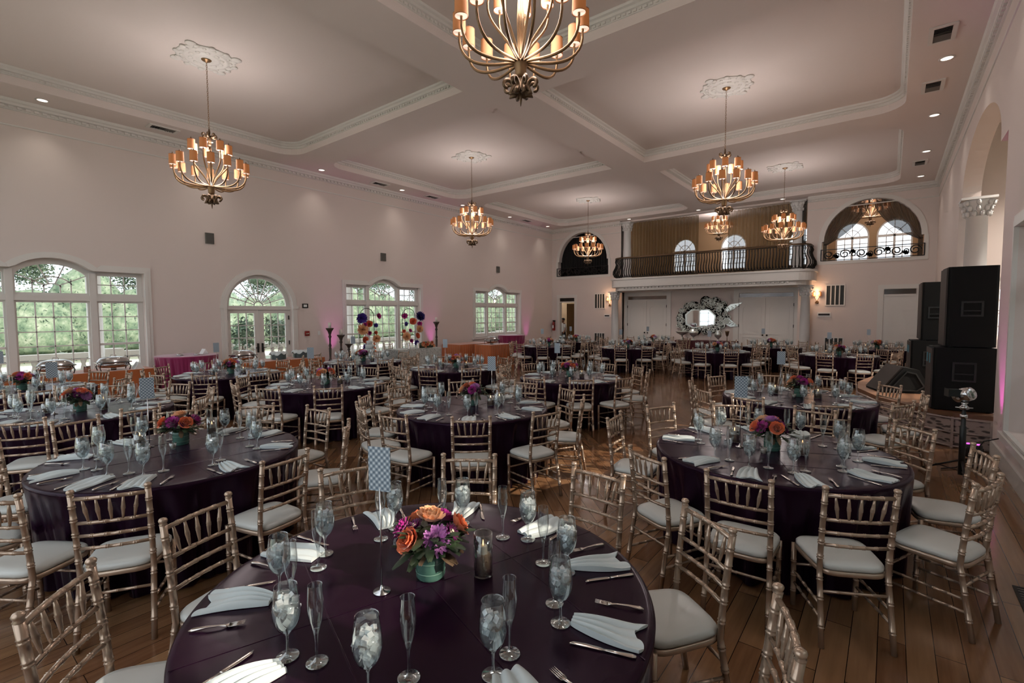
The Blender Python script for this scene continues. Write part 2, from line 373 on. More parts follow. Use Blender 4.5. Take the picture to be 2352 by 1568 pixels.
def window(idx, yc, F, sill=.52, name=None):
    H = win_hole(yc, sill); b = MB(); D = .17
    # frame plate with the six lights cut out
    h = []
    for s in (-1, 1):
        a, c = sorted((yc+s*.76, yc+s*1.50))
        h.append([(a, 2.43), (c, 2.43), (c, 2.84), (a, 2.84)]); h.append([(a, sill+.12), (c, sill+.12), (c, 2.22), (a, 2.22)])
    h.append([(yc-.57, sill+.12), (yc+.57, sill+.12), (yc+.57, 2.22), (yc-.57, 2.22)])
    fan = [(yc-.57, 2.43), (yc+.57, 2.43), (yc+.57, 2.82)]+arcpts(yc, 2.55, .68, .50, 33, 147, 10)+[(yc-.57, 2.82)]
    h.append(fan); b.prism(H, h, F, D, D+.07)
    # mullion posts and the deep transom
    for s in (-1, 1): b.prism([(yc+s*.665-.06, sill), (yc+s*.665+.06, sill), (yc+s*.665+.06, 2.9), (yc+s*.665-.06, 2.9)], [], F, D-.06, D)
    b.prism([(yc-1.6, 2.26), (yc+1.6, 2.26), (yc+1.6, 2.38), (yc-1.6, 2.38)], [], F, D-.05, D)
    root = b.build('window_%d' % idx, M['trim']); root['kind'] = 'structure'
    g = MB()
    for s in (-1, 1):
        a, c = sorted((yc+s*.76, yc+s*1.50)); grid(g, F, a, c, 2.43, 2.84, 3, 2, D+.02); grid(g, F, a, c, sill+.12, 2.22, 3, 5, D+.02)
        zz = sill+.12+(2.1-sill)*.4; g.prism([(a, zz-.025), (c, zz-.025), (c, zz+.025), (a, zz+.025)], [], F, D-.02, D+.05)
    grid(g, F, yc-.57, yc+.57, sill+.12, 2.22, 4, 5, D+.02)
    o = (yc, 2.43)
    for p_, q_ in (((.13, 2.60), (.57, 2.82)), ((.05, 2.63), (.21, 3.02)), ((-.05, 2.63), (-.21, 3.02)), ((-.13, 2.60), (-.57, 2.82))): bar(g, F, (yc+p_[0], p_[1]), (yc+q_[0], q_[1]), D+.02)
    for y in (-.31, -.13, .13, .31): bar(g, F, (yc+y, 2.43), (yc+y, 2.74 if abs(y) > .2 else 2.6), D+.02)
    for rx, rz_ in ((.17, .13), (.36, .28)):
        ps = arcpts(yc, 2.50, rx, rz_, 25, 155, 10)
        for i in range(10): bar(g, F, ps[i], ps[i+1], D+.02)
    g.build('muntins', M['trim'], root)
    p = MB(); p.prism(H, [], F, D+.045, D+.05); p.build('glass', M['pane'], root)
    c = MB(); casing(c, yc, sill, F, .03); c.prism([(yc-1.8, sill-.12), (yc+1.8, sill-.12), (yc+1.8, sill-.04), (yc-1.8, sill-.04)], [], F, -.07, 0); c.build('casing', M['trim'], root)
    return H
FL = fx(XL); FR = fxr(XR)
T = .26
LW = [(2.21, .52), (10.88, .52), (17.19, .95)]
holesL = [window(i+1, yc, FL, s) for i, (yc, s) in enumerate(LW)]
# French door with fanlight, left wall
dc, dw, dz, dr = 6.54, .915, 2.17, .9
doorH = [(dc-dw, 0.0), (dc+dw, 0.0)]+arcpts(dc, dz, dw, dr, 0, 180, 20)
b = MB(); D = .14
fanh = [(dc+.80*math.cos(R(180*i/20)), dz+.02+.78*math.sin(R(180*i/20))) for i in range(21)]
leafs = []
for s in (-1, 1):
    a, c = sorted((dc+s*.13, dc+s*.77)); leafs.append([(a, .25), (c, .25), (c, 1.98), (a, 1.98)])
b.prism(doorH, [fanh]+leafs, FL, D, D+.06)
b.prism([(dc-dw, dz-.09), (dc+dw, dz-.09), (dc+dw, dz+.0), (dc-dw, dz+.0)], [], FL, D-.05, D)
b.prism([(dc-.012, 0), (dc+.012, 0), (dc+.012, dz-.09), (dc-.012, dz-.09)], [], FL, D-.02, D)
root = b.build('door_1', M['trim']); root['kind'] = 'structure'
g = MB()
for s in (-1, 1):
    a, c = sorted((dc+s*.13, dc+s*.77)); grid(g, FL, a, c, .25, 1.98, 3, 5, D+.015)
for a in range(18, 180, 18): bar(g, FL, (dc+.12*math.cos(R(a)), dz+.02+.12*math.sin(R(a))), (dc+.8*math.cos(R(a)), dz+.02+.78*math.sin(R(a))), D+.015)
for rr in (.12, .36):
    ps = arcpts(dc, dz+.02, rr, rr, 0, 180, 14)
    for i in range(14): bar(g, FL, ps[i], ps[i+1], D+.015)
g.build('muntins', M['trim'], root)
p = MB(); p.prism(doorH, [], FL, D+.03, D+.035); p.build('glass', M['pane'], root)
c = MB(); co = [(dc-1.06, 0), (dc+1.06, 0)]+arcpts(dc, dz, 1.06, 1.04, 0, 180, 24); c.prism(co, [doorH], FL, -.03, 0)
co = [(dc-.99, 0), (dc+.99, 0)]+arcpts(dc, dz, .99, .97, 0, 180, 24); c.prism(co, [doorH], FL, -.045, -.03)
for s in (-1, 1): c.prism([(dc+s*1.0-.08, dz-.06), (dc+s*1.0+.08, dz-.06), (dc+s*1.0+.08, dz+.02), (dc+s*1.0-.08, dz+.02)], [], FL, -.06, 0)
c.build('casing', M['trim'], root)
for s in (-1, 1):
    h = MB(); h.box(XL-.13, XL-.10, dc+s*.065-.018, dc+s*.065+.018, .86, 1.12); h.tube([(XL-.10, dc+s*.065, 1.0), (XL-.05, dc+s*.065, 1.0), (XL-.05, dc+s*.16, 1.0)], .010, 6); h.build('door_handle', M['black'], root)
    for z in (.35, 1.1, 1.85):
        h = MB(); h.box(XL-.135, XL-.115, dc+s*.86-.012, dc+s*.86+.012, z-.06, z+.06); h.build('hinge', M['black'], root)
b = MB(); b.prism([(YN-.3, 0), (YB+.3, 0), (YB+.3, H1+.05), (YN-.3, H1+.05)], holesL+[doorH], FL, 0, T); struct('wall_left', b, M['wall'])
# right wall: two windows, then the wide elliptical arch of the stage alcove
holesR = [window(4, 2.21, FR), window(5, 6.54, FR)]
ay0, ay1 = 9.78, 14.55; ac = (ay0+ay1)/2
arch = [(9.2, 0.0), (15.13, 0.0), (15.13, 4.34), (ay1, 4.34)]+arcpts(ac, 4.42, (ay1-ay0)/2, .97, 0, 180, 28)+[(ay0, 4.34), (9.2, 4.34)]
b = MB(); b.prism([(YN-.3, 0), (YB+.3, 0), (YB+.3, H1+.05), (YN-.3, H1+.05)], holesR+[arch], FR, 0, .3); struct('wall_right', b, M['wall'])
# alcove shell with arched windows
AX = 5.0
b = MB()
aw = [(1.9, 1.3), (3.1, 1.3)]+arcpts(2.5, 2.5, .6, .6, 0, 180, 14)
b.prism([(XR+.15, 0), (AX+.2, 0), (AX+.2, H1), (XR+.15, H1)], [aw], fy(15.6), 0, .2)
b.prism([(XR+.15, 0), (AX+.2, 0), (AX+.2, H1), (XR+.15, H1)], [], fy(8.5), 0, .2)
awin = []
for yc in (10.3, 12.15, 14.0): awin.append([(yc-.75, 1.0), (yc+.75, 1.0)]+arcpts(yc, 4.2, .75, .75, 0, 180, 12))  # unseen back windows, made wide and tall to brighten the alcove
b.prism([(8.5, 0), (15.8, 0), (15.8, H1), (8.5, H1)], awin, fxr(AX), 0, .2)
b.box(XR+.3, AX+.2, 8.5, 15.8, H1-.1, H1+.1); struct('wall_alcove', b, M['wall'])
b = MB()
for F, cs in ((fy(15.6), [(2.5, aw)]), (fxr(AX), list(zip((10.3, 12.15, 14.0), awin)))):
    for yc, hh in cs:
        z0 = 1.3 if len(cs) == 1 else 1.0; zs = 2.5 if len(cs) == 1 else 4.2; hw = .55 if len(cs) == 1 else .7
        inner = [(yc-hw, z0+.05), (yc+hw, z0+.05)]+arcpts(yc, zs, hw, hw, 0, 180, 12); b.prism(hh, [inner], F, .06, .12)
        grid(b, F, yc-hw, yc+hw, z0, zs, 2, 4, .08, .018); b.prism([(yc-hw, zs-.05), (yc+hw, zs-.05), (yc+hw, zs+.05), (yc-hw, zs+.05)], [], F, .06, .12)
o = struct('window_6', b, M['trim'])
# unseen near wall behind the camera; big window openings added for fill daylight
b = MB(); nh = []
for xc in (-12.2, -8.8, -5.4, -2.0): nh.append([(xc-1.5, .4), (xc+1.5, .4), (xc+1.5, 4.9)]+arcpts(xc, 4.9, 1.1, .5, 20, 160, 8)+[(xc-1.5, 4.9)])
b.prism([(XL-.3, 0), (XR+.3, 0), (XR+.3, H1+.05), (XL-.3, H1+.05)], nh, fy(YN-.25), 0, .25); struct('wall_near', b, M['wall'])
b = MB()
for xc in (-12.2, -8.8, -5.4, -2.0): grid(b, fy(YN-.2), xc-1.5, xc+1.5, .4, 4.95, 4, 6, 0, .02, .03)
struct('window_7', b, M['trim'])
# back wall
larch = [(-13.78, 3.84), (-10.92, 3.84)]+[(-10.92, 4.6)]+arcpts(-12.35, 4.6, 1.37, 1.40, 0, 180, 22)+[(-13.78, 4.6)]
rarch = [(-2.12, 3.84), (.81, 3.84), (.81, 4.56)]+arcpts(-.66, 4.56, 1.40, 1.42, 0, 180, 22)+[(-2.12, 4.56)]
mid = [(-10.25, 3.5), (-2.62, 3.5), (-2.62, 6.22), (-10.25, 6.22)]
recess = [(-10.2, 0), (-2.85, 0), (-2.85, 2.95), (-10.2, 2.95)]
sdoor = [(-13.72, 0), (-12.8, 0), (-12.8, 2.74), (-13.72, 2.74)]
b = MB(); b.prism([(XL-.3, 0), (XR+.3, 0), (XR+.3, H1+.35), (XL-.3, H1+.35)], [larch, rarch, mid, recess, sdoor], fy(YB), 0, .25)
struct('wall_back', b, M['wall'])
b = MB()
for hh, xc, xr in ((larch, -12.35, 1.43), (rarch, -.66, 1.465)):
    z0 = 4.6 if xc < -5 else 4.56
    out = [(xc-xr-.13, 3.72), (xc+xr+.13, 3.72), (xc+xr+.13, z0)]+arcpts(xc, z0, xr+.10, 1.55, 0, 180, 26)+[(xc-xr-.13, z0)]
    b.prism(out, [hh], fy(YB), -.03, 0)
b.prism([(-13.86, 0), (-12.66, 0), (-12.66, 2.9), (-13.86, 2.9)], [sdoor], fy(YB), -.03, 0)
struct('trim_2', b, M['trim'])
# recessed wall below the balcony, its two double doors
YR = YB+.38
b = MB(); b.box(-10.4, -2.7, YR, YR+.2, 0, 3.0); b.box(-10.22, -10.2, YB+.1, YR, 0, 3.0); b.box(-2.87, -2.85, YB+.1, YR, 0, 3.0); struct('wall_recess', b, M['wall'])
def double_door(idx, x0, x1, zt):
    b = MB(); b.prism([(x0-.2, 0), (x1+.2, 0), (x1+.2, zt+.17), (x0-.2, zt+.17)], [[(x0, 0.001), (x1, 0.001), (x1, zt), (x0, zt)]], fy(YR), -.05, 0)
    b.box(x0, x1, YR-.06, YR, zt-.22, zt-.17)
    root = b.build('door_%d' % idx, M['trim']); root['kind'] = 'structure'
    xm = (x0+x1)/2
    for s, a, c in ((-1, x0+.01, xm-.004), (1, xm+.004, x1-.01)):
        l = MB(); l.box(a, c, YR-.035, YR-.001, .01, zt-.22)
        fp = [(a+.14, 1.05), (c-.14, 1.05), (c-.14, zt-.62)]+arcpts((a+c)/2, zt-.62, (c-a)/2-.14, .16, 0, 180, 12)[1:]+[]
        ring_ = [(p[0]+(.018 if p[0] < (a+c)/2 else -.018), p[1]+(.018 if p[1] < 1.5 else -.018)) for p in fp]
        l.prism(fp, [ring_], fy(YR), -.045, -.035)
        l.prism([(a+.14, .25), (c-.14, .25), (c-.14, .93), (a+.14, .93)], [[(a+.16, .27), (c-.16, .27), (c-.16, .91), (a+.16, .91)]], fy(YR), -.045, -.035)
        lo = l.build('door_leaf', M['trim'], root)
        h = MB(); blob(h, (xm+s*.075, YR-.075, 1.02), .035); h.build('door_knob', M['stampl'], lo)
        for z in (.5, 1.4, 2.25):
            h = MB(); xx = x0+.005 if s < 0 else x1-.005; h.box(xx-.012, xx+.012, YR-.055, YR-.03, z-.06, z+.06); h.build('hinge', M['black'], lo)
    t = MB(); t.box(x0+.03, x1-.03, YR-.02, YR-.002, zt-.17, zt-.02); t.build('transom_glass', mat('transom_glass', '#7a6252', .12, 0, .8, noise=(2.5, .6)), root)
double_door(2, -10.05, -8.13, 2.75); double_door(3, -5.05, -3.02, 2.75)
# side door (ajar) with hallway, right plain door
b = MB(); b.box(-13.7, -12.82, YB-.0, YB+.05, 2.5, 2.55); b.box(-13.74, -13.70, YB, YB+.2, 0, 2.74); root = b.build('door_4', M['trim']); root['kind'] = 'structure'
t = MB(); t.box(-13.7, -12.82, YB+.04, YB+.06, 2.56, 2.73); t.build('transom_glass', mat('dark_transom', '#1b1612', .2), root)
l = MB(); l.obox((-13.2, YB+.62, 1.22), .04, .85, 2.44, Matrix.Rotation(R(-28), 3, 'Z')); l.build('door_leaf', mat('stained_door', '#6a4d2c', .5), root)
b = MB(); b.box(-15.3, -15.2, YB+.25, YB+5.5, 0, 3.3); b.box(-12.1, -12.0, YB+.25, YB+5.5, 0, 3.3); b.box(-15.3, -12, YB+5.5, YB+5.6, 0, 3.3); b.box(-15.3, -12, YB+.25, YB+5.6, 3.1, 3.3)
struct('wall_hallway', b, mat('hall_wall', '#cbb8a0', .8))
b = MB(); b.prism([(-.38, 0), (.84, 0), (.84, 2.9), (-.38, 2.9)], [[(-.22, .001), (.68, .001), (.68, 2.75), (-.22, 2.75)]], fy(YB), -.05, 0); b.box(-.22, .68, YB-.02, YB-.001, 0, 2.5); b.box(-.22, .68, YB-.04, YB, 2.5, 2.56)
root = b.build('door_5', M['trim']); root['kind'] = 'structure'
t = MB(); t.box(-.2, .66, YB-.015, YB-.005, 2.57, 2.74); t.build('transom_glass', mat('dark_transom_glass', '#4a4038', .15), root)
# balcony slab, cornice, columns
b = MB()
def rrect(x0, x1, y0, y1, r): return arcpts(x0+r, y0+r, r, r, 180, 270, 8)+arcpts(x1-r, y0+r, r, r, 270, 360, 8)+[(x1, y1), (x0, y1)]
YF = YB-1.15
b.prism(rrect(-10.35, -2.25, YF, YB, .55), [], fz(0), 3.12, 3.50)
b.prism(rrect(-10.2, -2.4, YF+.12, YB, .5), [], fz(0), 2.96, 3.12)
dentils(b, (-9.7, YF+.12), (-2.9, YF+.12), 3.05, .05, .06, .16, .09, (0, -1))
b.prism(rrect(-10.4, -2.2, YF-.05, YB, .58), [], fz(0), 3.45, 3.52)
struct('trim_3', b, M['trim'])
b = MB(); b.box(-14.17, XR+.2, YB+.2, YB+6, 3.3, 3.5); struct('floor_upper', b, mat('dark_carpet', '#3a2a20', .9))
def column(x, y, z0, z1, r, name):
    b = MB(); h = z1-z0
    b.lathe([(r*1.45, 0), (r*1.45, .06), (r*1.3, .10), (r*1.2, .13), (r*1.0, .17), (r, .3), (r*.98, h*.5), (r*.88, h-.42), (r*.96, h-.41), (r*.96, h-.39), (r*.87, h-.38)], 24, (x, y, z0))
    b.lathe([(r*.87, h-.38), (r*.95, h-.3), (r*1.25, h-.10), (r*1.35, h-.05)], 24, (x, y, z0))
    for ring, (rr, zz, n) in enumerate(((1.0, h-.34, 10), (1.12, h-.23, 10), (1.3, h-.11, 8))):
        for k in range(n):
            a = 2*PI*(k+.5*ring)/n; c = (x+r*rr*math.cos(a), y+r*rr*math.sin(a), z0+zz); blob(b, c, r*.22, 1.5, 6)
            b.tube([(c[0], c[1], c[2]-r*.3), (x+r*(rr+.05)*math.cos(a), y+r*(rr+.05)*math.sin(a), c[2]+r*.2), (x+r*(rr+.28)*math.cos(a), y+r*(rr+.28)*math.sin(a), c[2]+r*.15)], [r*.1, r*.12, r*.05], 5)
    s = r*1.45; b.box(x-s, x+s, y-s, y+s, z1-.05, z1)
    o = b.build(name, M['col']); return o
for i, (x, y, z0, z1, r) in enumerate(((-10.35, YF+.75, 0, 2.96, .17), (-2.55, YF+.75, 0, 2.96, .17), (-10.0, YB+.12, 3.5, 6.22, .19), (-2.92, YB+.12, 3.5, 6.22, .19), (1.42, 14.72, .5, 4.4, .2), (1.55, 9.55, .5, 4.4, .2))):
    o = column(x, y, z0, z1, r, 'column')
    tag(o, ['white column at the left end below the balcony', 'white column at the right end below the balcony', 'upper white column left of the balcony curtains', 'upper white column right of the balcony curtains', 'tall white column with leafy capital behind the big speakers', 'white column at the near edge of the stage alcove'][i], 'column', 'white columns with leafy capitals')
# upper room behind the balcony
b = MB(); wn = []
for xc in (-12.3, -8.7, -6.28, -3.3, -1.43, .02): wn.append([(xc-.6, 4.1), (xc+.6, 4.1)]+arcpts(xc, 5.2, .6, .65, 0, 180, 14))
b.prism([(-14.17, 3.5), (XR+.2, 3.5), (XR+.2, 6.6), (-14.17, 6.6)], wn, fy(26), 0, .2); struct('wall_upper', b, M['tan'])
b = MB(); b.box(-14.3, -14.17, YB+.2, 26.2, 3.5, 6.7); b.box(XR, XR+.15, YB+.2, 26.2, 3.5, 6.7); b.box(-2.45, -2.3, YB+.2, 26, 3.5, 6.6); b.box(-10.75, -10.6, YB+.2, 26, 3.5, 6.6)
struct('wall_upper_side', b, M['tan'])
b = MB(); b.box(-14.3, XR+.15, YB+.2, 26.2, 6.6, 6.7); struct('ceiling_upper', b, M['ceil'])
b = MB()
for xc in (-12.3, -8.7, -6.28, -3.3, -1.43, .02):
    F = fy(26); o_ = [(xc-.6, 4.1), (xc+.6, 4.1)]+arcpts(xc, 5.2, .6, .65, 0, 180, 14); i_ = [(xc-.54, 4.16), (xc+.54, 4.16)]+arcpts(xc, 5.2, .54, .59, 0, 180, 14)
    b.prism(o_, [i_], F, .05, .12); grid(b, F, xc-.54, xc+.54, 4.16, 5.15, 4, 4, .07, .015); b.prism([(xc-.54, 5.12), (xc+.54, 5.12), (xc+.54, 5.22), (xc-.54, 5.22)], [], F, .05, .12)
    b.prism([(xc-.04, 4.1), (xc+.04, 4.1), (xc+.04, 5.2), (xc-.04, 5.2)], [], F, .05, .12)
    for a in (45, 90, 135): bar(b, F, (xc, 5.2), (xc+.54*math.cos(R(a)), 5.2+.58*math.sin(R(a))), .07, .012)
    ps = arcpts(xc, 5.2, .27, .3, 0, 180, 8)
    for i in range(8): bar(b, F, ps[i], ps[i+1], .07, .012)
struct('window_8', b, M['trim'])
# baseboards
b = MB()
for y0, y1 in ((YN, dc-1.06), (dc+1.06, YB)): b.box(XL, XL+.025, y0, y1, 0, .2)
b.box(XR-.025, XR, YN, 9.2, 0, .2); b.box(XR-.025, XR, 15.13, YB, 0, .2); b.box(-12.66, -10.25, YB-.025, YB, 0, .2); b.box(-2.8, -.38, YB-.025, YB, 0, .2)
struct('baseboard_1', b, M['trim'])

# ------------------------------------------------------------------ outside
b = MB(); b.box(-80, 40, -40, 60, -.5, -.14); struct('ground', b, mat('lawn', '#9da391', .9, noise=(.6, .25)))
b = MB(); b.box(-18.2, XL-T, -12, 30, -.14, -.03); struct('terrace', b, M['stone'])
b = MB(); b.box(-27.5, -24.5, -14, 40, -.14, -.10); struct('path', b, mat('pale_path', '#ddd6cc', .9))
def foliage():
    m = mat('leaf_light', '#a3b290', .9); nt = m.node_tree; b_ = nt.nodes['Principled BSDF']; tc = nt.nodes.new('ShaderNodeTexCoord'); n = nt.nodes.new('ShaderNodeTexNoise'); n.inputs['Scale'].default_value = 2.2; n.inputs['Detail'].default_value = 9; n.inputs['Roughness'].default_value = .75
    cr = nt.nodes.new('ShaderNodeValToRGB'); e = cr.color_ramp.elements; e[0].position = .36; e[0].color = lin('#3d5546'); e[1].position = .66; e[1].color = lin('#9ba592'); x = cr.color_ramp.elements.new(.5); x.color = lin('#6c8068')
    nt.links.new(tc.outputs['Object'], n.inputs['Vector']); nt.links.new(n.outputs[0], cr.inputs[0]); nt.links.new(cr.outputs[0], b_.inputs['Base Color']); return m
def leafmass(name, boxes, n, mats, size, label, cat, seed, kind=None, group=None):
    rr = random.Random(seed); b = MB()
    for _ in range(n):
        cx, cy, cz, rx, ry, rz_ = boxes[_ % len(boxes)]
        th = rr.uniform(0, 2*PI); ph = math.acos(rr.uniform(-.5, 1)); q = rr.uniform(.72, 1.03)
        c = Vector((cx+rx*q*math.sin(ph)*math.cos(th), cy+ry*q*math.sin(ph)*math.sin(th), cz+rz_*q*math.cos(ph)))
        u = Vector((rr.gauss(0, 1), rr.gauss(0, 1), rr.gauss(0, 1))).normalized(); v = u.orthogonal().normalized(); s_ = size*rr.uniform(.6, 1.4)
        b.add([c-u*s_, c+v*s_*.5, c+u*s_, c-v*s_*.5], [(0, 1, 2, 3)], rr.randrange(len(mats)))
    for bx in boxes: b.lathe([(.01, -bx[5]*.1-.0)]+[(max(.01, .86*math.cos(R(a))), .86*bx[5]*math.sin(R(a))) for a in range(0, 91, 15)], 10, (bx[0], bx[1], bx[2]), 0, True, True, bx[3], bx[4])
    o = b.build(name, mats)
    return tag(o, label, cat, group, kind)
LG = [foliage(), mat('leaf_mid', '#6c7f6a', .9), mat('leaf_dark', '#4a6052', .9)]
hs = [(-30.5-rnd.uniform(0, 1.5), y, .4, 1.7, 2.2, rnd.uniform(3.0, 4.8)) for y in range(-6, 52, 2)]
leafmass('hedge', hs, 42000, LG, .065, 'long green hedge across the lawn outside the tall windows', 'hedge', 3)
for i, (x, y, r, h) in enumerate(((-41, 3, 4.5, 7.5), (-42, 12, 5, 9), (-41, 22, 4.5, 8), (-46, 32, 5, 9), (-41, 41, 4.5, 8.5), (-44, -7, 4.5, 8), (-48, 51, 5, 9))):
    t = thing('tree', ['broad tree seen through the left end of the big window', 'tree seen above the French door', 'tree seen through the left lights of the flower-stand window', 'distant tree seen through the middle of the flower-stand window', 'tree seen at the right lights of the flower-stand window', 'tree at the far left beyond the lawn', 'farthest tree beyond the lawn'][i], 'tree', (x, y, -.14), group='trees beyond the lawn')
    b = MB(); b.tube([(0, 0, 0), (.1, .1, h*.3), (0, 0, h*.55)], [.35, .28, .18], 7); b.build('trunk', mat('bark', '#6b5b4c', .9) if i == 0 else bpy.data.materials['bark'], t)
    o = leafmass('crown', [(rnd.uniform(-1.5, 1.5), rnd.uniform(-2, 2), h*.62+rnd.uniform(-.6, 1), r*.6, r*.6, r*.5) for _ in range(5)], 9000, LG, .09, None, None, 20+i); o.parent = t
# a leafy shrub close to the French door and one by the second window
for i, (x, y, z, r) in enumerate(((-16.9, 7.15, 1.35, .5), (-16.7, 8.25, 1.45, .5))):
    t = thing('potted_shrub', ['leafy shrub outside the left leaf of the French door', 'leafy shrub outside the right leaf of the French door'][i], 'shrub', (x, y, -.03), group='shrubs on the terrace')
    b = MB(); b.lathe([(.18, 0), (.25, .35), (.28, .4)], 12); b.build('pot', M['stone'], t)
    b = MB(); b.tube([(0, 0, .3), (.03, 0, .9), (0, .02, z)], [.03, .025, .015], 6); b.build('stem', bpy.data.materials['bark'], t)
    rr = random.Random(50+i); b = MB()
    for _ in range(420):
        c = Vector((rr.gauss(0, r*.42), rr.gauss(0, r*.42), z+rr.gauss(0, r*.45))); u = Vector((rr.gauss(0, 1), rr.gauss(0, 1), rr.gauss(0, 1))).normalized(); v = u.orthogonal().normalized(); s_ = rr.uniform(.05, .10)
        b.add([c-u*s_, c+v*s_*.45, c+u*s_, c-v*s_*.45], [(0, 1, 2, 3)], rr.randrange(3))
    b.build('foliage', LG, t)
# terrace balustrade
t = thing('balustrade', 'pale stone balustrade along the terrace outside the windows', 'balustrade', (-18, 0, -.03))
b = MB(); b.box(-.16, .16, -8, 26, .78, .92); b.box(-.14, .14, -8, 26, 0, .14); b.build('rail', M['stone'], t)
b = MB()
for y in range(-8, 27, 3):
    b = MB(); b.box(-.22, .22, y-.22, y+.22, 0, 1.0); b.build('pier', M['stone'], t)
bal = MB(); bal.lathe([(.07, .14), (.05, .2), (.09, .36), (.045, .6), (.07, .7), (.07, .78)], 10); bm_ = bal.mesh('baluster', M['stone'])
k = 0
for y in range(-5, 26, 3):
    for j in range(1, 9):
        if k < 96: put('baluster', bm_, t, (0, y+j/3.0, 0)); k += 1
for i, y in enumerate((.9, 3.35, 11.0, 15.8)):
    b = MB(); b.lathe([(.24, 0), (.24, .1), (.17, .16), (.16, 3.2), (.22, 3.35), (.26, 3.5)], 20); o = b.build('porch_column', M['trim'], None, (-16.6, y, -.03))
    tag(o, ['porch column outside the left side of the big window', 'porch column outside the right side of the big window', 'porch column outside the left edge of the flower-stand window', 'porch column between the two right-hand windows outside'][i], 'column', 'porch columns on the terrace')
b = MB(); b.box(3.8, 4.6, -8, 8.2, -.14, 3.9); o = b.build('sun_block_hedge', LG[2]); tag(o, 'added sun-blocking hedge, unseen outside the side windows on the right', 'hedge')  # unseen block added to cut the low sun through the right windows
# light portals in the window openings (guide the sky's own light)
def portal(c, sx, sz, rot):
    l = bpy.data.lights.new('portal', 'AREA'); l.shape = 'RECTANGLE'; l.size = sx; l.size_y = sz; l.cycles.is_portal = True
    o = bpy.data.objects.new('portal', l); COL.objects.link(o); o.location = c; o.rotation_euler = rot
for yc, s in LW: portal((XL-T-.02, yc, 1.75), 2.7, 3.3, (0, R(-90), 0))
portal((XL-T-.02, dc, 1.5), 3.2, 1.9, (0, R(-90), 0))
for yc in (2.21, 6.54): portal((XR+.32, yc, 1.75), 2.7, 3.3, (0, R(90), 0))
for xc in (-12.2, -8.8, -5.4, -2.0): portal((xc, YN-.3, 2.9), 3.1, 5.2, (R(90), 0, 0))
for yc in (10.3, 12.15, 14.0): portal((AX+.22, yc, 2.95), 4.1, 1.6, (0, R(90), 0))
